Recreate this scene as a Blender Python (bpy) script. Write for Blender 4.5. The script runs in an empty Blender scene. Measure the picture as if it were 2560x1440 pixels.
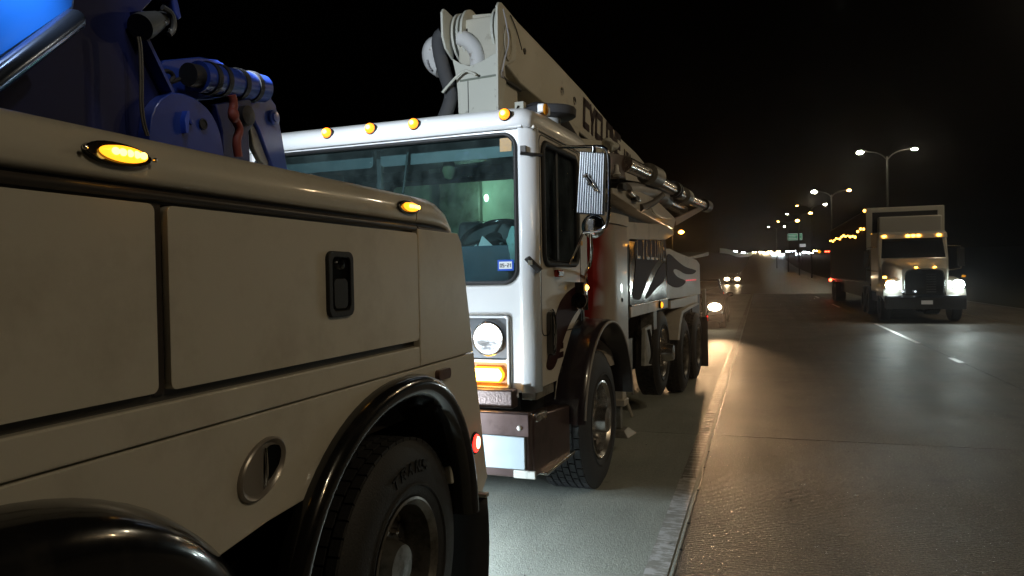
import bpy, bmesh, math, random
from mathutils import Vector, Matrix, noise
R_ = math.radians
random.seed(7)
scn = bpy.context.scene
col = scn.collection

# ------------------------------------------------------------------ camera
F, CX, CY, CAMH = 1850.0, 1280.0, 720.0, 1.7
_v = Vector(((1900 - CX) / F, (678 - CY) / F, 1.0)).normalized()
_h = Vector((1, -0.018, 0))
_dn = _v.cross(_h).normalized()
if _dn.y < 0: _dn = -_dn
_xw = _dn.cross(_v).normalized()
ROT = Matrix((_xw, _v, -_dn))                    # camera axes (x right, y down, z ahead) -> world
CAM = Vector((0, 0, CAMH))
cam_d = bpy.data.cameras.new("camera"); cam = bpy.data.objects.new("camera", cam_d); col.objects.link(cam)
cam_d.sensor_width = 36.0; cam_d.lens = F / 2560 * 36.0
cam_d.clip_start = 0.05; cam_d.clip_end = 6000
_m = Matrix((ROT @ Vector((1, 0, 0)), ROT @ Vector((0, -1, 0)), ROT @ Vector((0, 0, -1)))).transposed()
cam.matrix_world = Matrix.Translation(CAM) @ _m.to_4x4()
scn.camera = cam

# ------------------------------------------------------------------ world, moonlight, exposure
world = bpy.data.worlds.new("World"); scn.world = world; world.use_nodes = True
wn = world.node_tree; wn.nodes.clear()
sky = wn.nodes.new("ShaderNodeTexSky"); sky.sky_type = 'NISHITA'; sky.sun_disc = False
sky.sun_elevation = R_(-5.0); sky.sun_rotation = R_(120)
bg = wn.nodes.new("ShaderNodeBackground"); bg.inputs[1].default_value = 0.012
wo = wn.nodes.new("ShaderNodeOutputWorld")
wn.links.new(sky.outputs[0], bg.inputs[0]); wn.links.new(bg.outputs[0], wo.inputs[0])
scn.view_settings.view_transform = 'Standard'; scn.view_settings.look = 'None'
scn.view_settings.exposure = 0.0; scn.view_settings.gamma = 1.0
scn.view_settings.use_curve_mapping = False
scn.cycles.use_denoising = True
scn.cycles.max_bounces = 8; scn.cycles.diffuse_bounces = 3; scn.cycles.glossy_bounces = 4
scn.cycles.transparent_max_bounces = 12; scn.cycles.transmission_bounces = 4
scn.cycles.sample_clamp_indirect = 4.0
scn.cycles.caustics_reflective = False; scn.cycles.caustics_refractive = False

# ------------------------------------------------------------------ survey: sight lines to planes of the place
def ray(px, py): return ROT @ Vector(((px - CX) / F, (py - CY) / F, 1.0))
def onx(px, py, x):
    d = ray(px, py); return CAM + d * (x / d.x)
def ony(px, py, y):
    d = ray(px, py); return CAM + d * (y / d.y)
TH = R_(3.0)                                      # the pump truck stands 3 degrees askew on the shoulder
EX = Vector((math.cos(TH), -math.sin(TH), 0)); EY = Vector((math.sin(TH), math.cos(TH), 0))
PO = Vector((-1.2, 5.75, 0)) - EX * 1.25 - EY * 1.30
def _loc(v): return Vector((v.dot(EX), v.dot(EY), v.z))
def PL(px, py, x):                                # pump truck frame, plane x = const
    d = _loc(ray(px, py)); c = _loc(CAM - PO); return c + d * ((x - c.x) / d.x)
def PF(px, py, y):
    d = _loc(ray(px, py)); c = _loc(CAM - PO); return c + d * ((y - c.y) / d.y)

# ------------------------------------------------------------------ materials
MATS = {}
def mat(name, color=(.5, .5, .5), rough=.5, metal=0., coat=0., emit=None, strength=0., bump=0., bscale=40.,
        mottle=0., mscale=6., dirt=None, dscale=3., dlo=.5, dhi=.75, spec=.5, sample=True):
    if name in MATS: return MATS[name]
    m = bpy.data.materials.new(name); m.use_nodes = True
    nt = m.node_tree; b = nt.nodes["Principled BSDF"]
    L = nt.links
    b.inputs["Base Color"].default_value = (*color, 1)
    b.inputs["Roughness"].default_value = rough; b.inputs["Metallic"].default_value = metal
    b.inputs["Coat Weight"].default_value = coat; b.inputs["Coat Roughness"].default_value = .06
    b.inputs["Specular IOR Level"].default_value = spec
    if emit:
        b.inputs["Emission Color"].default_value = (*emit, 1); b.inputs["Emission Strength"].default_value = strength
        if not sample: m.cycles.emission_sampling = 'NONE'
    tc = None
    if bump or mottle or dirt:
        tc = nt.nodes.new("ShaderNodeTexCoord")
    if mottle:
        n = nt.nodes.new("ShaderNodeTexNoise"); n.inputs["Scale"].default_value = mscale; n.inputs["Detail"].default_value = 6
        L.new(tc.outputs["Object"], n.inputs["Vector"])
        mr = nt.nodes.new("ShaderNodeMapRange"); mr.inputs[3].default_value = 1 - mottle; mr.inputs[4].default_value = 1 + mottle
        L.new(n.outputs[0], mr.inputs[0])
        mx = nt.nodes.new("ShaderNodeVectorMath"); mx.operation = 'SCALE'; mx.inputs[0].default_value = color
        L.new(mr.outputs[0], mx.inputs["Scale"]); L.new(mx.outputs[0], b.inputs["Base Color"])
        mr2 = nt.nodes.new("ShaderNodeMapRange"); mr2.inputs[3].default_value = max(0.02, rough - .08); mr2.inputs[4].default_value = min(1, rough + .12)
        L.new(n.outputs[0], mr2.inputs[0]); L.new(mr2.outputs[0], b.inputs["Roughness"])
    if dirt:
        n2 = nt.nodes.new("ShaderNodeTexNoise"); n2.inputs["Scale"].default_value = dscale; n2.inputs["Detail"].default_value = 9
        n2.inputs["Roughness"].default_value = .68
        L.new(tc.outputs["Object"], n2.inputs["Vector"])
        r2 = nt.nodes.new("ShaderNodeMapRange"); r2.inputs[1].default_value = dlo; r2.inputs[2].default_value = dhi
        L.new(n2.outputs[0], r2.inputs[0])
        mix = nt.nodes.new("ShaderNodeMix"); mix.data_type = 'RGBA'; mix.inputs[7].default_value = (*dirt, 1); mix.inputs[6].default_value = (*color, 1)
        if b.inputs["Base Color"].is_linked: L.new(b.inputs["Base Color"].links[0].from_socket, mix.inputs[6])
        L.new(r2.outputs[0], mix.inputs[0]); L.new(mix.outputs[2], b.inputs["Base Color"])
    if bump:
        n3 = nt.nodes.new("ShaderNodeTexNoise"); n3.inputs["Scale"].default_value = bscale; n3.inputs["Detail"].default_value = 4
        L.new(tc.outputs["Object"], n3.inputs["Vector"])
        bp = nt.nodes.new("ShaderNodeBump"); bp.inputs["Strength"].default_value = bump; bp.inputs["Distance"].default_value = .01
        L.new(n3.outputs[0], bp.inputs["Height"]); L.new(bp.outputs[0], b.inputs["Normal"])
    MATS[name] = m
    return m

def glass(name, tint, refl=.06, rough=.02, film=0.0, filmcol=(.5, .55, .55)):
    m = bpy.data.materials.new(name); m.use_nodes = True; nt = m.node_tree; nt.nodes.clear(); L = nt.links
    out = nt.nodes.new("ShaderNodeOutputMaterial")
    tr = nt.nodes.new("ShaderNodeBsdfTransparent"); tr.inputs[0].default_value = (*tint, 1)
    gl = nt.nodes.new("ShaderNodeBsdfGlossy"); gl.inputs["Roughness"].default_value = rough
    fr = nt.nodes.new("ShaderNodeFresnel"); fr.inputs[0].default_value = 1.5
    mx = nt.nodes.new("ShaderNodeMixShader")
    L.new(fr.outputs[0], mx.inputs[0]); L.new(tr.outputs[0], mx.inputs[1]); L.new(gl.outputs[0], mx.inputs[2])
    last = mx
    if film:
        tc = nt.nodes.new("ShaderNodeTexCoord"); mp = nt.nodes.new("ShaderNodeMapping"); mp.inputs["Scale"].default_value = (2.2, 2.2, 1.5)
        n = nt.nodes.new("ShaderNodeTexNoise"); n.inputs["Scale"].default_value = 2.5; n.inputs["Detail"].default_value = 8; n.inputs["Roughness"].default_value = .75
        L.new(tc.outputs["Object"], mp.inputs[0]); L.new(mp.outputs[0], n.inputs["Vector"])
        mr = nt.nodes.new("ShaderNodeMapRange"); mr.inputs[1].default_value = .4; mr.inputs[2].default_value = .8
        mr.inputs[3].default_value = film * .25; mr.inputs[4].default_value = film * 1.6
        L.new(n.outputs[0], mr.inputs[0])
        df = nt.nodes.new("ShaderNodeBsdfDiffuse"); df.inputs[0].default_value = (*filmcol, 1)
        m2 = nt.nodes.new("ShaderNodeMixShader"); L.new(mr.outputs[0], m2.inputs[0]); L.new(mx.outputs[0], m2.inputs[1]); L.new(df.outputs[0], m2.inputs[2])
        last = m2
    L.new(last.outputs[0], out.inputs[0]); MATS[name] = m; return m

W_TOW = mat("tow_white_paint", (.67, .63, .54), .36, coat=.5, mottle=.05, mscale=2.5, bump=.10, bscale=2.2, dirt=(.50, .45, .37), dscale=3.5, dlo=.50, dhi=.85)
W_TOWD = mat("tow_door_jamb", (.05, .045, .04), .6)  # shade of the door grooves put in as dark colour; deck shares it
DKTRIM = mat("tow_trim_shade", (.05, .042, .038), .35)  # dark colour paints in the shading of the bands around the lockers
BLACKG = mat("gloss_black", (.009, .009, .010), .14, coat=1.0)
FENDB = mat("fender_black_dusty", (.010, .010, .011), .16, coat=.8, mottle=.3, mscale=7, bump=.12, bscale=5, dirt=(.045, .040, .035), dscale=6, dlo=.52, dhi=.80)
BLACKM = mat("matt_black", (.014, .014, .015), .6)
RUBBER = mat("tyre_rubber", (.022, .022, .023), .62, bump=.25, bscale=120, mottle=.25, mscale=9)
RUBBERF = mat("tyre_rubber_dusty", (.05, .052, .06), .7, bump=.25, bscale=120, mottle=.3, mscale=14)
CHROME = mat("chrome", (.82, .82, .82), .09, 1.0)
CHROMED = mat("chrome_worn", (.62, .58, .53), .22, 1.0, mottle=.12, mscale=9)
ALU = mat("ribbed_aluminium", (.78, .80, .84), .35, .35)
RIMD = mat("rim_dull_steel", (.30, .29, .27), .38, .85, dirt=(.04, .035, .03), dscale=9, dlo=.45, dhi=.7)
RIMB = mat("rim_bright_alloy", (.72, .70, .68), .25, .95, dirt=(.09, .08, .07), dscale=8, dlo=.5, dhi=.75)
BLUE = mat("blue_boom_paint", (.020, .048, .27), .33, coat=.5, mottle=.3, mscale=7, dirt=(.01, .012, .03), dscale=5, dlo=.55, dhi=.8)
NAVY = mat("navy_boom_paint", (.006, .012, .085), .45, coat=.1, mottle=.3, mscale=5)
W_PUMP = mat("pump_white_paint", (.76, .77, .78), .32, coat=.6, mottle=.03, mscale=3, dirt=(.5, .48, .44), dscale=7, dlo=.62, dhi=.85)
SIDEW = mat("pump_side_cream", (.62, .57, .50), .42, coat=.3, mottle=.06, mscale=3, dirt=(.28, .24, .19), dscale=4, dlo=.55, dhi=.8)
CREAM = mat("boom_cream_paint", (.60, .57, .48), .5, mottle=.05, mscale=3, dirt=(.24, .20, .15), dscale=6, dlo=.6, dhi=.8)
CREAMW = mat("boom_front_paint", (.62, .62, .55), .5, mottle=.05, mscale=4, dirt=(.12, .10, .07), dscale=9, dlo=.62, dhi=.74)
PIPEW = mat("delivery_pipe_white", (.70, .69, .68), .4, dirt=(.22, .15, .09), dscale=9, dlo=.58, dhi=.70)
PIPEG = mat("delivery_pipe_grey", (.34, .33, .34), .5, mottle=.1)
MAROON = mat("maroon_graphic", (.030, .010, .011), .6, spec=.10)
REDP = mat("red_paint", (.38, .022, .016), .3, coat=.6)
RUST = mat("rust_red_steel", (.20, .035, .022), .6, mottle=.35, mscale=14)
DARKST = mat("dark_steel", (.035, .032, .03), .5, .5, mottle=.3, mscale=10)
BUMPM = mat("bumper_polished_maroon", (.17, .12, .115), .30, .7, mottle=.2, mscale=6, dirt=(.05, .035, .03), dscale=5, dlo=.5, dhi=.8)
GREYST = mat("grey_steel", (.32, .31, .28), .45, .4, mottle=.15, mscale=8, dirt=(.08, .07, .055), dscale=6, dlo=.5, dhi=.75)
RUBGREY = mat("rubber_boot_grey", (.045, .045, .05), .7, mottle=.2, mscale=10)
INTER = mat("cab_interior_grey", (.09, .095, .10), .6, mottle=.1)
INTERD = mat("cab_interior_dark", (.022, .022, .025), .55)
INTERP = mat("cab_rear_wall_pale", (.42, .47, .44), .7, mottle=.25, mscale=3)
SEATM = mat("seat_vinyl", (.03, .03, .034), .5, bump=.1, bscale=60)
PAPER = mat("paper", (.75, .77, .78), .7)
STKB = mat("sticker_blue", (.02, .10, .55), .4)
STKR = mat("red_folder", (.55, .04, .03), .5)
BAG = mat("crumpled_bag", (.62, .62, .58), .5, bump=.4, bscale=20)
ROPE = mat("rope_fibre", (.16, .15, .12), .8)
PLATE = mat("plate_pale_blue", (.40, .47, .52), .4, mottle=.08, mscale=12)
PLATEK = mat("plate_bright", (.6, .6, .56), .5, dirt=(.2, .2, .2), dscale=20)
GALV = mat("galvanised_pole", (.045, .045, .045), .6, .3)
HOUS = mat("lamp_housing", (.07, .075, .07), .5, .3)
CARP = mat("car_dark_paint", (.02, .02, .022), .2, coat=1.0)
CARG = mat("car_grey_paint", (.10, .10, .11), .25, coat=1.0)
SEMIW = mat("semi_cream_paint", (.74, .72, .65), .4, coat=.4)
TRAILS = mat("trailer_ribbed_side", (.030, .022, .016), .6, .0, spec=.12)
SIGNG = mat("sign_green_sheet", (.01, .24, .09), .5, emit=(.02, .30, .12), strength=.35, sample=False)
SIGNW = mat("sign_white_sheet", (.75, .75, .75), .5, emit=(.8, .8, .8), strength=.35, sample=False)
BARR = mat("barrier_concrete", (.42, .41, .36), .7, mottle=.15, mscale=1)
GRASS = mat("verge_grass", (.030, .034, .016), .9, mottle=.5, mscale=.7, bump=.6, bscale=6)
WGLASS = glass("windscreen_glass", (.74, .88, .88), film=.05, filmcol=(.30, .38, .38))
SGLASS = glass("side_window_glass", (.55, .64, .66), film=.11, filmcol=(.34, .42, .50))  # bluish film lightens the glass in place of light inside the cab
CLEAR = glass("lamp_lens_clear", (.9, .93, .95))
DGLASS = mat("dark_window", (.012, .014, .015), .06, coat=.5)
PANELG = mat("polished_flame_panel", (.16, .14, .12), .10, .6, mottle=.25, mscale=4)
AMBER = mat("amber_lens_lit", (.9, .35, .02), .3, emit=(1, .36, .015), strength=2.4)
AMBERH = mat("amber_led_core", (1, .6, .1), .3, emit=(1, .62, .12), strength=5)
AMBERO = mat("orange_bulb_lit", (.9, .25, .02), .3, emit=(1, .22, .01), strength=2.6)
AMBEROC = mat("orange_bulb_core", (1, .7, .2), .3, emit=(1, .55, .10), strength=6)
AMBERD = mat("amber_lens_unlit", (.55, .20, .01), .25, coat=.5)
AMBERS = mat("amber_signal_lit", (1, .6, .1), .3, emit=(1, .62, .10), strength=13)
REDL = mat("red_lens_lit", (.9, .02, .01), .3, emit=(1, .02, .012), strength=6)
REDC = mat("red_led_core", (1, .3, .2), .3, emit=(1, .25, .16), strength=10)
REDD = mat("red_lens_unlit", (.35, .015, .012), .2, coat=.6)
REFLB = mat("reflector_brown", (.10, .045, .035), .25, coat=.4)
HEADW = mat("headlamp_white_lit", (1, 1, 1), .3, emit=(.95, .98, 1), strength=22)
HEADS = mat("semi_headlamp_lit", (1, 1, 1), .3, emit=(.86, 1, .97), strength=60)
HEADC = mat("car_headlamp_warm_lit", (1, 1, 1), .3, emit=(1, .80, .48), strength=60)
HEADF = mat("far_headlamp_warm_lit", (1, 1, 1), .3, emit=(1, .74, .40), strength=40, sample=False)
HEADFW = mat("far_headlamp_white_lit", (1, 1, 1), .3, emit=(.82, .95, 1), strength=50, sample=False)
TAILF = mat("far_tail_lamp_lit", (1, .1, .05), .3, emit=(1, .05, .02), strength=20, sample=False)
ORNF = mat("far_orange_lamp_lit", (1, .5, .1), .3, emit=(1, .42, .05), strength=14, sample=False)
SODIUM = mat("sodium_lamp_lit", (1, .6, .2), .3, emit=(1, .48, .12), strength=45, sample=False)
LEDW = mat("white_street_lamp_lit", (1, 1, .9), .3, emit=(1, .97, .72), strength=90, sample=False)
FLOODL = mat("work_lamp_lit", (1, 1, 1), .3, emit=(.93, .97, 1), strength=30, sample=False)

def concrete(name, base, tined, rough, tint):
    m = bpy.data.materials.new(name); m.use_nodes = True; nt = m.node_tree; b = nt.nodes["Principled BSDF"]; L = nt.links
    b.inputs["Specular IOR Level"].default_value = .38
    g = nt.nodes.new("ShaderNodeNewGeometry"); oi = nt.nodes.new("ShaderNodeObjectInfo")
    def tex(scale, det, ro=.6, vec=None):
        n = nt.nodes.new("ShaderNodeTexNoise"); n.inputs["Scale"].default_value = scale; n.inputs["Detail"].default_value = det; n.inputs["Roughness"].default_value = ro
        L.new(vec or g.outputs["Position"], n.inputs["Vector"]); return n.outputs[0]
    def rng(s, a, b_, c, d):
        r = nt.nodes.new("ShaderNodeMapRange"); L.new(s, r.inputs[0])
        for i, v in enumerate((a, b_, c, d)): r.inputs[i + 1].default_value = v
        return r.outputs[0]
    def mul(s, t, op='MULTIPLY'):
        n = nt.nodes.new("ShaderNodeMath"); n.operation = op
        for i, q in enumerate((s, t)):
            if isinstance(q, (int, float)): n.inputs[i].default_value = q
            else: L.new(q, n.inputs[i])
        return n.outputs[0]
    stretch = nt.nodes.new("ShaderNodeMapping"); stretch.inputs["Scale"].default_value = (1, .12, 1); L.new(g.outputs["Position"], stretch.inputs[0])
    big = tex(.7, 6); fine = tex(38, 6, .7); track = tex(1.6, 5, .6, stretch.outputs[0]); spot = tex(7, 4, .5)
    v = mul(rng(big, .3, .7, .80, 1.18), rng(fine, .3, .7, .78, 1.2))
    v = mul(v, rng(track, .3, .7, .82, 1.15)); v = mul(v, rng(oi.outputs["Random"], 0, 1, .92, 1.08))
    v = mul(v, rng(spot, .68, .76, 1.0, .70))
    if tined:
        speck = tex(70, 2, .5); v = mul(v, rng(speck, .32, .68, .55, 1.5))
        streak = nt.nodes.new("ShaderNodeMapping"); streak.inputs["Scale"].default_value = (2.2, .05, 1); L.new(g.outputs["Position"], streak.inputs[0])
        v = mul(v, rng(tex(1.0, 3, .5, streak.outputs[0]), .35, .65, .78, 1.12))
        oil = tex(1.3, 7, .7); v = mul(v, rng(oil, .55, .68, 1.0, .58))
        patch = tex(.45, 4, .6); v = mul(v, rng(patch, .40, .60, .80, 1.15))
    sc = nt.nodes.new("ShaderNodeVectorMath"); sc.operation = 'SCALE'; sc.inputs[0].default_value = [base * t for t in tint]
    L.new(v, sc.inputs["Scale"]); L.new(sc.outputs[0], b.inputs["Base Color"])
    rr = mul(rng(big, .3, .7, rough - .03, rough + .03), rng(track, .35, .65, .94, 1.05)); rr = mul(rr, rng(tex(60, 2, .5), .59, .68, 1.0, .45)) if tined else rr
    L.new(rr, b.inputs["Roughness"])
    h = mul(fine, 1.0)
    grit = tex(95, 3, .65); h = mul(h, mul(grit, 1.2), 'ADD')
    if tined:
        w = nt.nodes.new("ShaderNodeTexWave"); w.bands_direction = 'Y'; w.inputs["Scale"].default_value = 9.0; w.inputs["Distortion"].default_value = 1.6
        w.inputs["Detail"].default_value = 2; w.inputs["Detail Scale"].default_value = 3
        L.new(g.outputs["Position"], w.inputs["Vector"])
        h = mul(h, mul(w.outputs[1], tined), 'ADD')
    bp = nt.nodes.new("ShaderNodeBump"); bp.inputs["Strength"].default_value = .2 if name.startswith("distant") else .75; bp.inputs["Distance"].default_value = .010
    L.new(h, bp.inputs["Height"]); L.new(bp.outputs[0], b.inputs["Normal"])
    MATS[name] = m; return m
LANE = concrete("tined_lane_concrete", .105, .8, .60, (1.0, .88, .72))
SHLD = concrete("smooth_shoulder_concrete", .43, 0, .62, (.98, 1.03, .92))
FARR = concrete("distant_road_concrete", .12, 0, .40, (1.0, .93, .82))
def paintmat():
    m = bpy.data.materials.new("worn_line_paint"); m.use_nodes = True; nt = m.node_tree; b = nt.nodes["Principled BSDF"]; L = nt.links
    g = nt.nodes.new("ShaderNodeNewGeometry")
    n = nt.nodes.new("ShaderNodeTexNoise"); n.inputs["Scale"].default_value = 9; n.inputs["Detail"].default_value = 8; n.inputs["Roughness"].default_value = .7
    mp = nt.nodes.new("ShaderNodeMapping"); mp.inputs["Scale"].default_value = (.8, 2.2, 1); L.new(g.outputs["Position"], mp.inputs[0]); L.new(mp.outputs[0], n.inputs["Vector"])
    r = nt.nodes.new("ShaderNodeMapRange"); r.inputs[1].default_value = .45; r.inputs[2].default_value = .53; L.new(n.outputs[0], r.inputs[0])
    mx = nt.nodes.new("ShaderNodeMix"); mx.data_type = 'RGBA'; mx.inputs[6].default_value = (.68, .68, .68, 1); mx.inputs[7].default_value = (.38, .37, .335, 1)
    L.new(r.outputs[0], mx.inputs[0]); L.new(mx.outputs[2], b.inputs["Base Color"]); b.inputs["Roughness"].default_value = .42
    bp = nt.nodes.new("ShaderNodeBump"); bp.inputs["Strength"].default_value = .6; bp.inputs["Distance"].default_value = .006; L.new(n.outputs[0], bp.inputs["Height"]); L.new(bp.outputs[0], b.inputs["Normal"])
    return m
LINEP = paintmat()
LINEW = concrete("worn_line_concrete", .24, 0, .5, (1.0, .92, .80))
def redwhite():
    m = bpy.data.materials.new("red_white_flame_paint"); m.use_nodes = True; nt = m.node_tree; b = nt.nodes["Principled BSDF"]; L = nt.links
    tc = nt.nodes.new("ShaderNodeTexCoord"); sx = nt.nodes.new("ShaderNodeSeparateXYZ"); L.new(tc.outputs["Object"], sx.inputs[0])
    n = nt.nodes.new("ShaderNodeTexNoise"); n.inputs["Scale"].default_value = 2.2; n.inputs["Detail"].default_value = 1; L.new(tc.outputs["Object"], n.inputs["Vector"])
    a = nt.nodes.new("ShaderNodeMath"); a.operation = 'MULTIPLY_ADD'; a.inputs[1].default_value = .5; L.new(n.outputs[0], a.inputs[0])
    dt = nt.nodes.new("ShaderNodeVectorMath"); dt.operation = 'DOT_PRODUCT'; dt.inputs[1].default_value = (2.0, 1.0, -.30); L.new(tc.outputs["Object"], dt.inputs[0]); L.new(dt.outputs["Value"], a.inputs[2])
    r = nt.nodes.new("ShaderNodeMapRange"); r.inputs[1].default_value = 3.74; r.inputs[2].default_value = 4.04; L.new(a.outputs[0], r.inputs[0])
    mx = nt.nodes.new("ShaderNodeMix"); mx.data_type = 'RGBA'; mx.inputs[6].default_value = (.30, .018, .014, 1); mx.inputs[7].default_value = (.55, .50, .45, 1)
    L.new(r.outputs[0], mx.inputs[0]); L.new(mx.outputs[2], b.inputs["Base Color"]); b.inputs["Roughness"].default_value = .3; b.inputs["Coat Weight"].default_value = .6
    return m
FLAMEP = redwhite()

# ------------------------------------------------------------------ mesh helpers
class MB:
    def __init__(s): s.v = []; s.f = []
    def add(s, vs, fs):
        o = len(s.v); s.v += [Vector(x) for x in vs]; s.f += [tuple(i + o for i in f) for f in fs]; return s
    def box(s, a, b):
        (x0, y0, z0), (x1, y1, z1) = a, b
        return s.add([(x0, y0, z0), (x1, y0, z0), (x1, y1, z0), (x0, y1, z0), (x0, y0, z1), (x1, y0, z1), (x1, y1, z1), (x0, y1, z1)],
                     [(0, 3, 2, 1), (4, 5, 6, 7), (0, 1, 5, 4), (1, 2, 6, 5), (2, 3, 7, 6), (3, 0, 4, 7)])
    def hexa(s, p):                              # 8 corners, bottom ring then top ring
        return s.add(p, [(0, 3, 2, 1), (4, 5, 6, 7), (0, 1, 5, 4), (1, 2, 6, 5), (2, 3, 7, 6), (3, 0, 4, 7)])
    def tube(s, path, r, n=10, cap=True, radii=None):
        P = [Vector(p) for p in path]; rings = []; up = None
        for i, p in enumerate(P):
            t = ((P[min(i + 1, len(P) - 1)] - p).normalized() + (p - P[max(i - 1, 0)]).normalized()).normalized()
            if up is None: up = t.orthogonal().normalized()
            up = (up - t * up.dot(t)).normalized(); w = t.cross(up)
            rr = radii[i] if radii else r
            rings.append([p + (up * math.cos(a) + w * math.sin(a)) * rr for a in [2 * math.pi * k / n for k in range(n)]])
        return s.loft(rings, True, cap)
    def loft(s, rings, closed=True, cap=True):
        n = len(rings[0]); vs = [v for r in rings for v in r]; fs = []
        for i in range(len(rings) - 1):
            for k in range(n if closed else n - 1):
                a, b = i * n + k, i * n + (k + 1) % n; fs.append((a, b, b + n, a + n))
        if cap and closed: fs += [tuple(range(n - 1, -1, -1)), tuple(range((len(rings) - 1) * n, len(rings) * n))]
        return s.add(vs, fs)
    def lathe(s, prof, c, axis=(1, 0, 0), n=32, sy=1., sz=1., cap=False):   # prof: (along axis, radius)
        ax = Vector(axis).normalized(); u = Vector((0, 0, 1)) if abs(ax.z) < .9 else Vector((0, 1, 0))
        u = (u - ax * u.dot(ax)).normalized(); w = ax.cross(u); c = Vector(c)
        rings = [[c + ax * h + (w * math.cos(2 * math.pi * k / n) * sy + u * math.sin(2 * math.pi * k / n) * sz) * r for k in range(n)] for h, r in prof]
        return s.loft(rings, True, cap)
    def ball(s, c, r, n=14, m=9, sc=(1, 1, 1)):
        c = Vector(c); rings = []
        for i in range(m + 1):
            a = math.pi * i / m; rr = max(.001, math.sin(a)) * r
            rings.append([c + Vector((rr * math.cos(2 * math.pi * k / n) * sc[0], rr * math.sin(2 * math.pi * k / n) * sc[1], -math.cos(a) * r * sc[2])) for k in range(n)])
        return s.loft(rings, True, True)
    def plate(s, outer, holes, mapf, w0, w1):    # outline with holes in (u, v), thick from w0 to w1
        bm = bmesh.new(); loops = []
        for lp in [outer] + list(holes):
            vs = [bm.verts.new((u, v, 0)) for u, v in lp]; loops.append(len(vs))
            for i in range(len(vs)): bm.edges.new((vs[i], vs[(i + 1) % len(vs)]))
        bm.verts.index_update(); bmesh.ops.triangle_fill(bm, use_beauty=True, use_dissolve=False, edges=bm.edges[:])
        bm.verts.index_update(); base = [v.co.copy() for v in bm.verts]; tri = [[v.index for v in f.verts] for f in bm.faces]; bm.free()
        n = len(base); vs = [mapf(p.x, p.y, w0) for p in base] + [mapf(p.x, p.y, w1) for p in base]
        fs = []
        for t in tri:
            fs.append(tuple(t)); fs.append(tuple(i + n for i in reversed(t)))
        o = 0
        for cnt in loops:
            for i in range(cnt):
                a, b = o + i, o + (i + 1) % cnt; fs.append((a, b, b + n, a + n))
            o += cnt
        return s.add(vs, fs)
    def build(s, name, m, parent=None, off=None, smooth=35, bevel=0, seg=2, kind=None, recalc=True):
        me = bpy.data.meshes.new(name); o_ = Vector(off) if off is not None else None
        me.from_pydata([(v - o_) if o_ is not None else v for v in s.v], [], s.f)
        if recalc:
            bm = bmesh.new(); bm.from_mesh(me); bmesh.ops.recalc_face_normals(bm, faces=bm.faces[:]); bm.to_mesh(me); bm.free()
        if smooth:
            me.shade_smooth(); me.set_sharp_from_angle(angle=R_(smooth))
        me.materials.append(m); o = bpy.data.objects.new(name, me); col.objects.link(o)
        if parent is not None: o.parent = parent
        if bevel:
            b = o.modifiers.new("edge", 'BEVEL'); b.width = bevel; b.segments = seg; b.limit_method = 'ANGLE'; b.angle_limit = R_(40); b.harden_normals = False
        if kind: o["kind"] = kind
        return o
SX = lambda u, v, w: (w, u, v)                    # outline in (y, z), thickness along x
SY = lambda u, v, w: (u, w, v)                    # outline in (x, z), thickness along y
SZ = lambda u, v, w: (u, v, w)
def rrect(u0, v0, u1, v1, r, n=5):
    pts = []
    for cx, cy, a0 in ((u1 - r, v1 - r, 0), (u0 + r, v1 - r, 90), (u0 + r, v0 + r, 180), (u1 - r, v0 + r, 270)):
        for k in range(n + 1):
            a = R_(a0 + 90 * k / n); pts.append((cx + r * math.cos(a), cy + r * math.sin(a)))
    return pts
def smoothpts(pts, it=2):
    for _ in range(it):
        q = []
        for i in range(len(pts)):
            a, b = pts[i], pts[(i + 1) % len(pts)]
            q += [(a[0] * .75 + b[0] * .25, a[1] * .75 + b[1] * .25), (a[0] * .25 + b[0] * .75, a[1] * .25 + b[1] * .75)]
        pts = q
    return pts
def spath(P, it=2):
    P = [Vector(p) for p in P]
    for _ in range(it):
        q = [P[0]]
        for i in range(len(P) - 1): q += [P[i] * .75 + P[i + 1] * .25, P[i] * .25 + P[i + 1] * .75]
        P = q + [P[-1]]
    return P
def empty(name, loc=(0, 0, 0), rz=0., parent=None):
    o = bpy.data.objects.new(name, None); col.objects.link(o); o.location = loc; o.rotation_euler = (0, 0, rz); o.parent = parent; o.empty_display_size = .1
    return o
def tag(o, label, cat, group=None, kind=None):
    o["label"] = label; o["category"] = cat
    if group: o["group"] = group
    if kind: o["kind"] = kind
    return o
def light(name, typ, loc, energy, color, parent=None, aim=None, size=.05, spot=90, blend=.5):
    d = bpy.data.lights.new(name, typ); d.energy = energy; d.color = color; d.shadow_soft_size = size
    if typ == 'SPOT': d.spot_size = R_(spot); d.spot_blend = blend
    o = bpy.data.objects.new(name, d); col.objects.link(o); o.location = loc
    if aim is not None: o.rotation_euler = (Vector(aim) - Vector(loc)).to_track_quat('-Z', 'Y').to_euler()
    if parent: o.parent = parent
    return o
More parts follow.
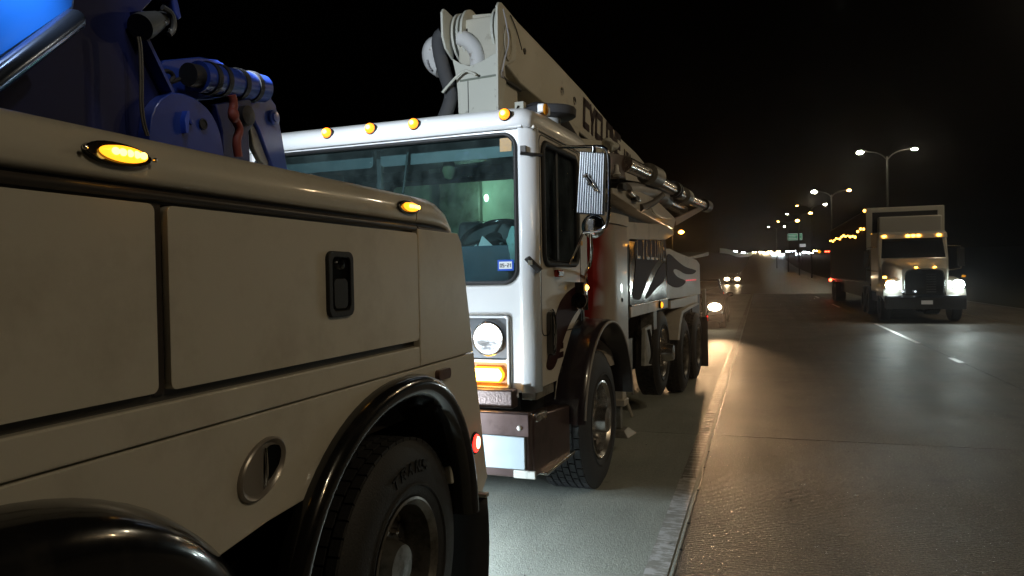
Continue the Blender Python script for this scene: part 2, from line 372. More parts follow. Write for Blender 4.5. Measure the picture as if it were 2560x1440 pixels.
GLY = {'C': [((1, 1), (0, 1)), ((0, 1), (0, 0)), ((0, 0), (1, 0))], 'Y': [((0, 1), (.5, .5)), ((1, 1), (.5, .5)), ((.5, .5), (.5, 0))],
       'L': [((0, 1), (0, 0)), ((0, 0), (1, 0))], 'O': [((0, 0), (0, 1)), ((0, 1), (1, 1)), ((1, 1), (1, 0)), ((1, 0), (0, 0))],
       'N': [((0, 0), (0, 1)), ((0, 1), (1, 0)), ((1, 0), (1, 1))], 'E': [((1, 1), (0, 1)), ((0, 1), (0, 0)), ((0, 0), (1, 0)), ((0, .5), (.9, .5))],
       'A': [((0, 0), (.5, 1)), ((.5, 1), (1, 0)), ((.22, .4), (.78, .4))], 'T': [((0, 1), (1, 1)), ((.5, 1), (.5, 0))],
       '0': [((0, 0), (0, 1)), ((0, 1), (1, 1)), ((1, 1), (1, 0)), ((1, 0), (0, 0))], '5': [((1, 1), (0, 1)), ((0, 1), (0, .55)), ((0, .55), (1, .55)), ((1, .55), (1, 0)), ((1, 0), (0, 0))],
       '2': [((0, 1), (1, 1)), ((1, 1), (1, .5)), ((1, .5), (0, .5)), ((0, .5), (0, 0)), ((0, 0), (1, 0))], '1': [((.5, 0), (.5, 1)), ((.5, 1), (.2, .8))],
       'R': [((0, 0), (0, 1)), ((0, 1), (1, 1)), ((1, 1), (1, .5)), ((1, .5), (0, .5)), ((.4, .5), (1, 0))], 'S': [((1, 1), (0, 1)), ((0, 1), (0, .5)), ((0, .5), (1, .5)), ((1, .5), (1, 0)), ((1, 0), (0, 0))], '4': [((0, 1), (0, .4)), ((0, .4), (1, .4)), ((.75, 1), (.75, 0))], '-': [((.2, .5), (.8, .5))], '.': [((.4, .05), (.6, .05))], ' ': []}
def word(text, mapf, u0, v0, w, h, gap, t, d0, d1, slant=0., shrink=1.0):
    mb = MB(); u = u0
    for ch in text:
        for (a, b) in GLY[ch]:
            p = Vector((u + a[0] * w + slant * a[1] * h, v0 + a[1] * h)); q = Vector((u + b[0] * w + slant * b[1] * h, v0 + b[1] * h))
            dd = (q - p).normalized(); nn = Vector((-dd.y, dd.x)) * t / 2; p2 = p - dd * t / 2; q2 = q + dd * t / 2
            c = [p2 - nn, q2 - nn, q2 + nn, p2 + nn]
            mb.hexa([mapf(k.x, k.y, d0) for k in c] + [mapf(k.x, k.y, d1) for k in c])
        u += w + gap
    return mb

# ------------------------------------------------------------------ the setting: terrain, road, shoulder
def rz_(y): return 0.0 if y < 60 else 0.00009 * (min(y, 430) - 60) ** 2 + (max(0, y - 430) * .0 )
def strip(name, x0, x1, ys, m, dz, xshift=lambda y: 0):
    mb = MB(); vs = []; fs = []
    for y in ys: vs += [(x0 + xshift(y), y, rz_(y) + dz), (x1 + xshift(y), y, rz_(y) + dz)]
    for i in range(len(ys) - 1): fs.append((2 * i, 2 * i + 1, 2 * i + 3, 2 * i + 2))
    mb.add(vs, fs); return mb
ys_far = [-80, -40, -12, 0, 20, 45] + list(range(60, 440, 10)) + [600, 1200, 3000]
g = MB(); xs = [-1500, -400, -120, -40, -14, -4.6, 10.2, 16, 40, 120, 400, 1500]; vs = []; fs = []
for y in ys_far:
    for x in xs:
        e = -.35
        if x < -10: e += min(9, (abs(x) - 10) * .05)
        vs.append((x, y, rz_(y) + e))
nx = len(xs)
for i in range(len(ys_far) - 1):
    for k in range(nx - 1): fs.append((i * nx + k, i * nx + k + 1, (i + 1) * nx + k + 1, (i + 1) * nx + k))
g.add(vs, fs); o = g.build("ground", GRASS, smooth=0); o["kind"] = "structure"
rb = MB()
rb.add(*(lambda s: (s.v, s.f))(strip("", -4.6, 10.2, ys_far[1:-1], None, -.028))); road = rb.build("road", FARR, smooth=0); road["kind"] = "structure"
J0, JS = -1.19 - 4.57 * 2, 4.57
slabm = {}
def slab(name, x0, x1, m, parent, y0):
    key = (name, x0)
    if key not in slabm:
        mb = MB().box((x0 + .003, .003, -.2), (x1 - .003, JS - .003, 0)); ob = mb.build(name, m, parent, smooth=0, bevel=.004, seg=2); slabm[key] = ob
    else:
        ob = bpy.data.objects.new(name, slabm[key].data); col.objects.link(ob); ob.parent = parent
        b = ob.modifiers.new("edge", 'BEVEL'); b.width = .004; b.segments = 2; b.limit_method = 'ANGLE'
    ob.location = (0, y0, 0)
    return ob
shoulder = strip("", -4.5, -.5, [J0, 60], None, -.021).build("shoulder", DARKST, smooth=0); shoulder["kind"] = "structure"
for i in range(15):
    y = J0 + JS * i
    slab("concrete_slab", -.479, 3.42, LANE, road, y); slab("concrete_slab", 3.42, 7.1, LANE, road, y); slab("concrete_slab", 7.1, 9.9, LANE, road, y)
    slab("concrete_slab", -4.5, -.481, SHLD, shoulder, y)
# joint seal between shoulder and lane: wet-looking beaded strip
js = MB(); ring = []
y = -6.0
while y < 46:
    w = .005 + .003 * noise.noise(Vector((0, y * 3, 1))); zz = .0012 + .002 * noise.noise(Vector((3, y * 6, 1))); xx = -.48 + .004 * noise.noise(Vector((9, y * 2.2, 1)))
    ring.append([Vector((xx - w, y, -.006)), Vector((xx - w * .4, y, zz)), Vector((xx + w * .4, y, zz)), Vector((xx + w, y, -.006))]); y += .05 if y < 20 else .25
js.loft(ring, False, False); o = js.build("joint_seal", mat("joint_seal_bitumen", (.13, .115, .095), .36, bump=.4, bscale=90), road, smooth=60)
for yp in (4.6, 5.1, 5.9, 6.6, 7.2, 8.3, 9.6, 10.9):
    MB().ball((-.478, yp, .001), .012, 8, 5, (1, 1.5, .4)).build("seal_lump", BLACKM, road)
# edge line: worn profiled stripe with ribs
el = strip("", -.645, -.515, [-6, 0, 4, 6.2], None, .004).build("edge_line", LINEP, smooth=0)
el2 = strip("", -.640, -.515, [6.2, 15, 30, 60] + list(range(80, 430, 20)), None, .003).build("worn_edge_line", LINEW, smooth=0); el2["kind"] = "structure"; el["kind"] = "structure"
rbm = MB(); y = 3.2; rr = random.Random(3)
while y < 30:
    a = rr.uniform(.0, .02); t = rr.uniform(.012, .030); zt = rr.uniform(.0050, .0068) if y > 6 else rr.uniform(.0044, .0050)
    rbm.hexa([(-.64 + a, y, .004), (-.515 - rr.uniform(0, .05), y + rr.uniform(-.006, .006), .004), (-.52, y + t, .004), (-.64 + a, y + t, .004),
              (-.632 + a, y + .004, zt), (-.525, y + .004, zt * .8), (-.53, y + t - .004, zt * .8), (-.632 + a, y + t - .004, zt)])
    y += rr.uniform(.07, .15) if y > 6 else rr.uniform(.15, .4)
rbm.build("line_rib", LINEP, el, smooth=0, kind="stuff")
for y, dl in ((15.0, .8), (18.8, 6.6), (36.4, 3.4), (48.6, 3.2)):
    ln = MB().box((3.335, y, .002), (3.435, y + dl, .0055)); o = ln.build("lane_dash", LINEP, smooth=0); o["kind"] = "structure"
# far lane lines and edge line on the right
o = strip("", 7.0, 7.12, [0, 15, 30, 60] + list(range(80, 430, 20)), None, .004).build("yellow_edge_line", mat("yellow_line_paint", (.10, .08, .04), .5, mottle=.3), smooth=0); o["kind"] = "structure"
# scattered grit on shoulder
gm = MB(); rr = random.Random(11)
for i in range(90):
    x = rr.uniform(-2.6, -.55) if i % 3 else rr.uniform(-.4, 2.6); y = rr.uniform(3.4, 9.0); s_ = rr.uniform(.002, .006)
    gm.ball((x, y, s_ * .4), s_, 5, 3, (1, 1, .6))
o = gm.build("road_grit", mat("grit_stone", (.10, .095, .085), .7), smooth=0, kind="stuff"); o["label"] = "fine grit scattered over the concrete"

# ------------------------------------------------------------------ wheels
def tread_blocks(cx, cy, cz, r, w0, w1, rows, n, depth=.014, gap=.12):
    mb = MB(); rw = (w1 - w0) / rows
    for j in range(rows):
        for k in range(n):
            a0 = 2 * math.pi * (k + gap / 2 + (j % 2) * .5) / n; a1 = 2 * math.pi * (k + 1 - gap / 2 + (j % 2) * .5) / n
            x0 = w0 + rw * j + .006; x1 = w0 + rw * (j + 1) - .006
            def P(a, x, rad): return (cx + x, cy + math.sin(a) * rad, cz + math.cos(a) * rad)
            sk = .10 / n * (1 if j % 2 else -1)
            mb.hexa([P(a0, x0, r - depth), P(a0 + sk, x1, r - depth), P(a1 + sk, x1, r - depth), P(a1, x0, r - depth),
                     P(a0, x0, r), P(a0 + sk, x1, r), P(a1 + sk, x1, r), P(a1, x0, r)])
    return mb
def wheel(parent, x, y, z, r, w, rimr, rimmat, deep=0.09, hub=.06, rubber=RUBBER, rows=5, nb=44, nuts=10, sgn=1, dual=False):
    """outer face at x (towards +x for sgn 1), tyre width w"""
    root = empty("wheel", (0, 0, 0), 0, parent)
    X = lambda d: d * sgn
    s = w / 2
    prof = [(-.03, rimr), (-.012, rimr + .02), (0, rimr + .05), (.004, rimr + .10), (.0, r - .10), (-.016, r - .045), (-.04, r - .014), (-.055, r - .014),
            (-w + .055, r - .014), (-w + .04, r - .014), (-w + .016, r - .045), (-w, r - .10), (-w + .0, rimr + .08), (-w + .03, rimr)]
    MB().lathe([(X(a), b) for a, b in prof], (x, y, z), (1, 0, 0), 64).build("tyre", rubber, root, smooth=40)
    w0, w1 = (-w + .035, -.035) if sgn > 0 else (.035, w - .035)
    tread_blocks(x, y, z, r, w0, w1, rows, nb).build("tread", rubber, root, smooth=0, kind="stuff")
    # sidewall ribs
    MB().lathe([(X(.001), rimr + .055), (X(.010), rimr + .06), (X(.010), rimr + .066), (X(.001), rimr + .071)], (x, y, z), (1, 0, 0), 64).build("sidewall_rib", rubber, root)
    rp = [(-.03, rimr + .004), (-.008, rimr + .012), (-.004, rimr + .002), (-.02, rimr - .012), (-.03, rimr - .02), (-deep, rimr - .03), (-deep - .005, rimr - .05),
          (-deep + .012, rimr * .60), (-deep + .02, rimr * .56), (-deep + .02, .001)]
    MB().lathe([(X(a), b) for a, b in rp], (x, y, z), (1, 0, 0), 56).build("rim", rimmat, root, smooth=30)
    hp = [(-deep + .01, rimr * .42), (-deep + hub * .5, rimr * .40), (-deep + hub, rimr * .33), (-deep + hub + .01, .001)]
    MB().lathe([(X(a), b) for a, b in hp], (x, y, z), (1, 0, 0), 24).build("hub", rimmat, root, smooth=30)
    nm = None
    for k in range(nuts):
        a = 2 * math.pi * k / nuts
        yy, zz = y + math.sin(a) * rimr * .52, z + math.cos(a) * rimr * .52
        if nm is None:
            nm = MB().lathe([(X(0), .016), (X(.028), .015), (X(.034), .001)], (0, 0, 0), (1, 0, 0), 6).build("lug_nut", CHROMED, root); ob = nm
        else:
            ob = nm.copy(); col.objects.link(ob); ob.parent = root
        ob.location = (x + X(-deep + .02), yy, zz)
    # hand holes, dark, between spokes
    hm = None
    for k in range(8):
        a = 2 * math.pi * (k + .5) / 8
        if hm is None:
            hm = MB().lathe([(X(.0), .036), (X(.006), .033), (X(.0065), .001)], (0, 0, 0), (1, 0, 0), 16).build("hand_hole", BLACKM, root); ob = hm
        else:
            ob = hm.copy(); col.objects.link(ob); ob.parent = root
        ob.location = (x + X(-deep + .004), y + math.sin(a) * rimr * .78, z + math.cos(a) * rimr * .78)
    return root

# ------------------------------------------------------------------ tow truck (rear body seen along its side)
TO = Vector((-2.6, 1.2, 0))
tow = tag(empty("tow_truck", TO), "white tow truck with blue recovery boom, its rear body filling the left foreground", "tow truck")
def tb(mb, name, m, parent=None, **k): return mb.build(name, m, parent or tow, off=TO, **k)
XS = -1.35                                        # outer skin of the body side
def Yr(z): return 3.27 + (1.9 - z) / 1.28 * .31   # raked rear edge
def arch(cy, cz, al, ar, b, n, z_l, z_r, steps=26):
    """right end to left end over the top"""
    pts = []
    tr = math.asin(min(1, max(0, ((z_r - cz) / b)) ** (n / 2))); tl = math.asin(min(1, max(0, ((z_l - cz) / b)) ** (n / 2)))
    for i in range(steps + 1):
        t = tr + (math.pi - tl - tr) * i / steps
        c, s = math.cos(t), math.sin(t); a = ar if c > 0 else al
        pts.append((cy + a * math.copysign(abs(c) ** (2 / n), c), cz + b * abs(s) ** (2 / n)))
    return pts
AR = arch(2.66, .45, .88, .66, .85, 2.2, 1.015, .60)
AF = arch(.86, .45, .9, .84, .84, 2.2, .9, .975)
# lower skirt with the two wheel openings
sk = [(-1.4, 1.322), (-1.4, 1.0)] + AF[::-1] + [(1.78, 1.005)] + AR[::-1] + [(Yr(.60) - .12, .585), (Yr(.66), .66), (Yr(1.322), 1.322)]
tb(MB().plate(sk, [], SX, XS, XS - .035), "lower_skirt", W_TOW, bevel=.004)
tb(MB().plate([(-1.4, 1.327), (2.80, 1.327), (2.80, 1.412), (-1.4, 1.412)], [], SX, XS + .001, XS - .04), "belt_panel", W_TOW, bevel=.006, seg=3)
tb(MB().box((XS - .06, -1.4, 1.31), (XS - .028, Yr(1.4) - .02, 1.44)), "sill_channel", W_TOWD)
# rear corner panel
cp = [(2.806, 1.327), (Yr(1.327), 1.327), (Yr(1.86), 1.86), (3.235, 1.905), (2.806, 1.905)]
tb(MB().plate(cp, [], SX, XS, XS - .04), "corner_panel", W_TOW, bevel=.006, seg=3)
tb(MB().plate([(-1.4, 1.40), (2.84, 1.40), (2.84, 1.95), (-1.4, 1.95)], [], SX, XS - .035, XS - .05), "door_jamb", W_TOWD)
for y0, y1 in ((-1.38, 1.388), (1.428, 2.797)):
    d = tb(MB().plate(rrect(y0, 1.438, y1, 1.884, .018), [], SX, XS, XS - .034), "locker_door", W_TOW, bevel=.007, seg=3)
    if y1 > 2:
        tb(MB().plate(rrect(2.105, 1.572, 2.262, 1.792, .028), [rrect(2.128, 1.592, 2.240, 1.772, .02)], SX, XS + .014, XS - .002), "paddle_handle", BLACKM, d, bevel=.003)
        tb(MB().plate(rrect(2.125, 1.589, 2.243, 1.775, .02), [], SX, XS + .002, XS - .01), "handle_recess", BLACKG, d)
        tb(MB().plate(rrect(2.14, 1.60, 2.225, 1.70, .02), [], SX, XS + .011, XS + .0025), "handle_lever", BLACKM, d, bevel=.004)
        tb(MB().lathe([(0, .017), (.010, .015), (.011, .001)], (XS + .002, 2.192, 1.748), (1, 0, 0), 16), "lock_barrel", CHROME, d)
post = tb(MB().box((XS - .036, 1.392, 1.43), (XS - .018, 1.424, 1.89)), "door_post", DKTRIM)
# drip rail above the doors
tb(MB().tube([(XS - .012, -1.4, 1.905), (XS - .012, 2.80, 1.905)], .0125, 12), "drip_rail", DKTRIM, smooth=60)
tb(MB().tube([(XS - .012, 2.812, 1.905), (XS - .012, 3.12, 1.902), (XS - .014, 3.20, 1.88), (XS - .016, 3.25, 1.80)], .0115, 12), "drip_rail", DKTRIM, smooth=60)
tb(MB().box((XS - .05, -1.4, 1.884), (XS - .026, 3.18, 1.942)), "rail_shadow_gap", DKTRIM)
# rolled gunwale with falling rear corner
def gun(y, dz=0, dx=0, k=1.0):
    prof = [(-.030, 1.925), (-.010, 1.930), (-.002, 1.945), (-.004, 1.985), (-.014, 2.018), (-.034, 2.040), (-.07, 2.050), (-.20, 2.052), (-.20, 1.925)]
    return [Vector((XS + a + dx, y, 1.925 + (z - 1.925) * k + dz)) for a, z in prof]
tb(MB().loft([gun(-1.4), gun(2.795)]), "gunwale", W_TOW, smooth=50)
tb(MB().loft([gun(2.803), gun(2.96), gun(3.06, -.004, -.004, .93), gun(3.14, -.012, -.01, .78), gun(3.20, -.03, -.018, .55), gun(3.245, -.06, -.028, .30)]), "gunwale_end", W_TOW, smooth=60)
# deck and tail
tb(MB().box((-3.85, -1.4, 1.05), (XS - .2, 3.05, 1.99)), "deck", W_TOWD)
tb(MB().box((-3.85, -1.4, .62), (-1.95, 3.10, 1.05)), "chassis", BLACKM)
tail = MB().hexa([(-3.85, 3.2, .72), (XS - .036, 3.2, .72), (XS - .036, Yr(.72) - .01, .72), (-3.85, Yr(.72) - .01, .72),
                  (-3.85, 3.05, 1.95), (XS - .036, 3.05, 1.95), (XS - .036, Yr(1.95) - .03, 1.95), (-3.85, Yr(1.95) - .03, 1.95)])
tb(tail, "tail_panel", W_TOW, bevel=.01)
# front bulged fender and rear fender, gloss black
def fender(A, cyc, czc, sec):
    rings = []
    for (y, z) in A:
        rings.append([Vector((x, cyc + (y - cyc) * s, czc + (z - czc) * s)) for x, s in sec])
    return MB().loft(rings, False, False)
AR2 = arch(2.66, .45, .88, .66, .85, 2.2, .62, .58, 40); AF2 = arch(.86, .45, .9, .84, .84, 2.2, .46, .46, 40)
tb(fender(AR2, 2.66, .45, [(XS - .02, 1.012), (XS + .018, 1.012), (XS + .045, 1.0), (XS + .058, .975), (XS + .060, .945), (XS + .045, .915), (XS + .015, .895), (XS - .06, .885), (XS - .35, .88), (XS - .75, .88)]), "rear_fender", FENDB, smooth=60)
tb(fender(AF2, .86, .45, [(XS - .02, 1.008), (XS + .02, 1.006), (XS + .075, .985), (XS + .11, .945), (XS + .125, .89), (XS + .128, .80), (XS + .122, .62), (XS + .118, .40)]), "front_fender", FENDB, smooth=60)
# wheel well liners
tb(MB().box((-2.35, .0, .2), (-2.2, 3.3, 1.02)), "well_wall", BLACKM)
wl = wheel(tow, XS - .01 - TO.x, 2.70 - TO.y, .515, .525, .28, .272, RIMD, deep=.15, hub=.11, rows=4, nb=52)
wheel(tow, XS - .32 - TO.x, 2.72 - TO.y, .515, .525, .28, .272, RIMD, rows=3, nb=40, nuts=0)
wheel(tow, XS - .03 - TO.x, 1.05 - TO.y, .515, .525, .28, .272, RIMD, deep=.15, rows=3, nb=40)
# raised tyre lettering
for k, ch in enumerate("TRANS"):
    a0 = -.36 + k * .16; R0 = .405
    def TL(u, v, w, a0=a0): 
        a = a0 + u / R0; r = R0 + v; return (w, 2.72 + math.sin(a) * r, .515 + math.cos(a) * r)
    tb(word(ch, TL, -.016, -.02, .034, .042, 0, .008, XS - .008, XS - .003), "sidewall_letter", RUBBER, wl)
# marker lamps on the gunwale
def tow_marker(y, ln, lit=True):
    base = tb(MB().plate(smoothpts([(y - ln * .62, 1.985), (y - ln * .3, 2.012), (y + ln * .3, 2.012), (y + ln * .62, 1.985), (y + ln * .3, 1.958), (y - ln * .3, 1.958)], 2), [], lambda u, v, w: (w - max(0, (v - 1.985)) * .35, u, v), XS + .012, XS - .012), "marker_lamp", BLACKG, bevel=.004)
    cy = y + ln * .06
    le = tb(MB().lathe([(-.008, 1.0), (.006, .95), (.014, .75), (.019, .4), (.021, .01)], (XS + .009, cy, 1.986), (1, 0, 0), 32, sy=ln * .40, sz=.0185), "lens", AMBER, base)
    for k in range(5):
        tb(MB().ball((XS + .027, cy + (k - 2) * ln * .115, 1.9865), .0085, 10, 6, (.6, 1.25, 1)), "led", AMBERH, base)
    tb(MB().ball((XS + .014, y - ln * .57, 1.985), .006, 8, 5), "screw", CHROME, base); tb(MB().ball((XS + .014, y + ln * .57, 1.984), .006, 8, 5), "screw", CHROME, base)
    return base
tow_marker(1.285, .165); tow_marker(2.715, .16)
# red side marker and dead reflector
gr = tb(MB().lathe([(-.004, .056), (.006, .055), (.010, .048)], (XS, 3.395, .875), (1, 0, 0), 28, cap=True), "red_side_marker", BLACKM)
tb(MB().lathe([(.004, .047), (.012, .044), (.018, .03), (.020, .001)], (XS, 3.395, .875), (1, 0, 0), 28), "lens", REDL, gr)
tb(MB().lathe([(.0, .033), (.022, .030), (.0235, .001)], (XS, 3.40, .878), (1, 0, 0), 20, sy=.8), "led_core", REDC, gr)
tb(MB().plate(rrect(2.945, 1.245, 3.075, 1.292, .018), [], SX, XS + .022, XS - .002), "side_reflector", REFLB, bevel=.007, seg=3)
# chrome oval fuel cup
def ovl(k, d):
    return [Vector((XS + d, 1.755 + math.cos(R_(28)) * .112 * k * math.cos(t) - math.sin(R_(28)) * .074 * k * math.sin(t), 1.165 + math.sin(R_(28)) * .112 * k * math.cos(t) + math.cos(R_(28)) * .074 * k * math.sin(t))) for t in [2 * math.pi * i / 44 for i in range(44)]]
cup = tb(MB().loft([ovl(k, d) for d, k in ((-.002, 1.0), (.010, .99), (.014, .93), (.010, .86), (.004, .80), (.003, .02))]), "oval_cup", mat("cup_satin_steel", (.30, .27, .24), .3, .35), smooth=40)
tb(MB().plate(smoothpts([(1.768, 1.216), (1.80, 1.226), (1.842, 1.212), (1.838, 1.17), (1.80, 1.135), (1.766, 1.12)], 1), [], SX, XS + .0065, XS + .003), "cup_opening", mat("cup_shadow", (.004, .004, .004), .8, spec=.05), cup)
tb(MB().tube([(XS + .01, 1.766, 1.222), (XS + .014, 1.764, 1.165), (XS + .01, 1.762, 1.112)], .004, 8), "cup_latch", CHROME, cup)
# mud flap, bracket and tail strip
mf = [[Vector((x, 3.43 + .02 * math.sin(k * .9), z)) for x in (-1.30, -1.45, -1.7, -2.05)] for k, z in enumerate((.60, .5, .38, .26, .14, .06))]
mm = MB().loft(mf, False, False); o = tb(mm, "mud_flap", BLACKM); sm = o.modifiers.new("thick", 'SOLIDIFY'); sm.thickness = .012
tb(MB().box((-2.05, 3.405, .603), (-1.295, 3.445, .622)), "flap_rail", GREYST, bevel=.003)
tb(MB().hexa([(-1.95, 3.20, .64), (-1.40, 3.30, .63), (-1.43, 3.42, .63), (-1.95, 3.42, .64), (-1.95, 3.20, .70), (-1.42, 3.30, .68), (-1.44, 3.42, .66), (-1.95, 3.42, .70)]), "flap_bracket", RUST, bevel=.003)
# work lamps on the tail
for x, wv in ((-2.5, 1),):
    wl_ = tb(MB().box((x - .07, 3.53, .63), (x + .07, 3.58, .75)), "tail_work_lamp", BLACKM, bevel=.01)
    tb(MB().box((x - .055, 3.581, .645), (x + .055, 3.586, .735)), "lens", FLOODL, wl_)
    light("tail_flood", 'SPOT', Vector((x, 3.63, .69)) - TO, 215, (.78, .92, 1.0), tow, Vector((x + .9, 4.33, .15)) - TO, .04, 164, 1.0)
# ---- blue recovery boom
def TP(px, py, x): return onx(px, py, x)
def tpoly(pts, x0, x1, sm=0):
    q = [(TP(a, b, x0).y, TP(a, b, x0).z) for a, b in pts]
    if sm: q = smoothpts(q, sm)
    return MB().plate(q, [], SX, x0, x1)
boom = tb(tpoly([(-80, 430), (-80, -120), (470, -120), (440, -60), (345, 40), (350, 100), (416, 232), (385, 262), (368, 330), (372, 430)], -2.30, -2.36), "mast_plate", NAVY, bevel=.008)
fl = []
for a, b in ((338, 30), (346, 70), (352, 100), (384, 166), (416, 232), (398, 256), (382, 290), (376, 340), (380, 420)):
    p = TP(a, b, -2.28); fl.append(p)
rings = []
for i, p in enumerate(fl):
    t = (fl[min(i + 1, len(fl) - 1)] - fl[max(i - 1, 0)]).normalized(); n = Vector((0, -t.z, t.y))
    rings.append([p + Vector((.035, 0, 0)) + n * .008, p + Vector((.035, 0, 0)) - n * .008, p + Vector((-.12, 0, 0)) - n * .008, p + Vector((-.12, 0, 0)) + n * .008])
tb(MB().loft(rings), "mast_flange", BLUE, boom, smooth=50)
tb(tpoly([(372, 440), (374, 300), (395, 255), (425, 232), (455, 232), (490, 246), (525, 276), (548, 320), (560, 380), (566, 440)], -2.24, -2.30, 1), "side_plate", BLUE, bevel=.006)
h = TP(508, 310, -2.235)
tb(MB().lathe([(0, .024), (.004, .023), (.004, .018), (.001, .017), (.001, .001)], h, (1, 0, 0), 20), "pin_hole", BLACKM)
h = TP(475, 305, -2.235); tb(MB().lathe([(0, .012), (.008, .010), (.009, .001)], h, (1, 0, 0), 12), "bolt_head", BLUE)
pl = [(TP(a, b, -2.235).y, TP(a, b, -2.235).z) for a, b in ((459, 278), (464, 278), (464, 296), (461, 333), (456, 333), (452, 300))]
tb(MB().plate(pl, [], SX, -2.215, -2.24), "lug_plate", mat("blue_bright_paint", (.03, .09, .55), .35))
# bright boom tube at top left
p0, p1 = TP(-90, 258, -2.05), TP(188, 48, -2.05)
tb(MB().tube([p0, p1, p1 + (p1 - p0).normalized() * .02], .034, 24, radii=[.034, .034, .022]), "boom_cylinder", mat("satin_steel_tube", (.16, .20, .30), .22, .9), smooth=40)
tb(tpoly([(-90, 170), (-90, -120), (170, -120), (192, -20), (188, 20), (0, 150)], -2.12, -2.28), "boom_box", mat("lit_boom_blue", (.010, .105, .46), .33, coat=.5), bevel=.012, seg=3)  # brighter copy of the boom blue, painted in for strong lamplight
tb(tpoly([(372, -30), (432, -60), (446, 5), (455, 44), (446, 50), (436, 30), (430, 0)], -2.40, -2.46), "boom_tip_bar", BLUE, bevel=.006)
# knuckle with clamps and end cap
q0, q1 = TP(470, 186, -2.42), TP(655, 222, -2.42)
d01 = (q1 - q0)
tb(MB().tube([q0 + d01 * .12, q1], .070, 28), "knuckle_tube", BLUE, smooth=40)
tb(MB().tube([q0, q0 + d01 * .13], .052, 24), "end_cap", BLACKM, smooth=40)
for t in (.22, .36, .60, .80):
    tb(MB().tube([q0 + d01 * t, q0 + d01 * (t + .055)], .077, 28), "clamp_ring", BLACKM, smooth=40)
tb(tpoly([(388, 250), (392, 170), (412, 150), (500, 142), (545, 150), (600, 185), (600, 235), (520, 250)], -2.52, -2.58), "knuckle_plate", BLUE, bevel=.006)
hm_ = [TP(a, b, -2.47) for a, b in ((395, 195), (408, 178), (425, 178), (436, 192), (424, 208), (445, 198), (490, 190))]
tb(MB().tube(spath(hm_), .010, 8), "hydraulic_hose", BLACKM)
tb(MB().tube(spath([TP(a, b, -2.46) for a, b in ((396, 212), (415, 222), (425, 205), (430, 235))]), .009, 8), "hydraulic_hose", BLACKM)
# link arm
tb(tpoly([(622, 240), (640, 205), (672, 214), (680, 248), (690, 262), (696, 292), (706, 340), (722, 440), (692, 440), (668, 380), (650, 330), (630, 290)], -2.45, -2.53), "link_arm", BLUE, bevel=.007)
h = TP(683, 294, -2.445); tb(MB().lathe([(0, .042), (.012, .040), (.014, .026), (.022, .024), (.023, .001)], h, (1, 0, 0), 24), "arm_pin", BLUE, smooth=40)
tb(tpoly([(622, 300), (640, 290), (668, 370), (672, 420), (650, 400), (635, 372)], -2.47, -2.50), "hose_guard", GREYST, bevel=.004)
tb(tpoly([(540, 260), (625, 245), (640, 300), (622, 330), (628, 440), (560, 440), (556, 330)], -2.40, -2.44), "snatch_block", NAVY, bevel=.006)
tb(MB().lathe([(0, .05), (.03, .048), (.034, .03), (.035, .001)], TP(610, 290, -2.40), (1, 0, 0), 24), "block_sheave", DARKST)
# red hook on the boom line
hk = [TP(a, b, -2.33) for a, b in ((579, 238), (586, 262), (578, 286), (592, 306), (600, 326), (590, 352), (596, 392))]
tb(MB().tube(spath(hk), .02, 12, radii=None), "tow_hook", RUST, smooth=60)
tb(MB().ball(TP(584, 288, -2.31), .03, 12, 8, (.8, 1, 1.2)), "hook_swivel", RUST)
# hanging rope
for dx in (0, 6):
    rp = [TP(a + dx, b, -2.22) for a, b in ((343, 92), (346, 105), (349, 130), (351, 200), (350, 260), (356, 310), (366, 340))]
    tb(MB().tube(spath(rp), .004, 6), "hanging_cord", ROPE, smooth=60)
# round work lamp high on the mast
l0, l1 = TP(350, 68, -2.24), TP(392, 52, -2.27)
lmp = tb(MB().tube([l0, l0 + (l1 - l0) * .25, l1], .05, 24, radii=[.050, .052, .038]), "mast_lamp", HOUS, smooth=40)
tb(MB().tube([l1, l1 + (l1 - l0) * .35], .03, 16), "lamp_bracket", HOUS, lmp, smooth=40)
tb(MB().tube(spath([l1 + Vector((.03, 0, .05)), l1 + Vector((.035, .05, .04)), l1 + Vector((.03, .06, -.02)), l1 + Vector((.03, .03, -.05))]), .012, 8), "bracket_arm", HOUS, lmp)
for dz in (-.012, .012): tb(MB().ball(l1 + Vector((.042, .01 + dz, -.02 - dz)), .006, 8, 5), "bracket_screw", CHROME, lmp)
light("mast_flood", 'SPOT', Vector((-2.45, 2.75, 3.10)) - TO, 250, (.80, .91, 1.0), tow, Vector((-2.2, 6.5, 3.15)) - TO, .05, 112, .45)
light("deck_lamp", 'SPOT', Vector((-1.9, 1.55, 3.1)) - TO, 110, (.72, .86, 1.0), tow, Vector((-2.16, 1.66, 2.62)) - TO, .05, 44, 1.0)
light("boom_fill", 'SPOT', Vector((-1.7, 2.1, 3.6)) - TO, 16, (.8, .85, 1.0), tow, Vector((-2.4, 2.9, 2.4)) - TO, .1, 60, .7)  # added unseen fill light that brightens the blue mast and arms

# ------------------------------------------------------------------ concrete pump truck
pump = tag(empty("concrete_pump_truck", PO, -TH), "white cab-over concrete pump truck with folded cream boom, parked on the shoulder", "pump truck")
def pb(mb, name, m, parent=None, **k): return mb.build(name, m, parent or pump, **k)
CL, CR = -1.08, 1.17; CC = (CL + CR) / 2; FR = .09     # cab sides, corner radius
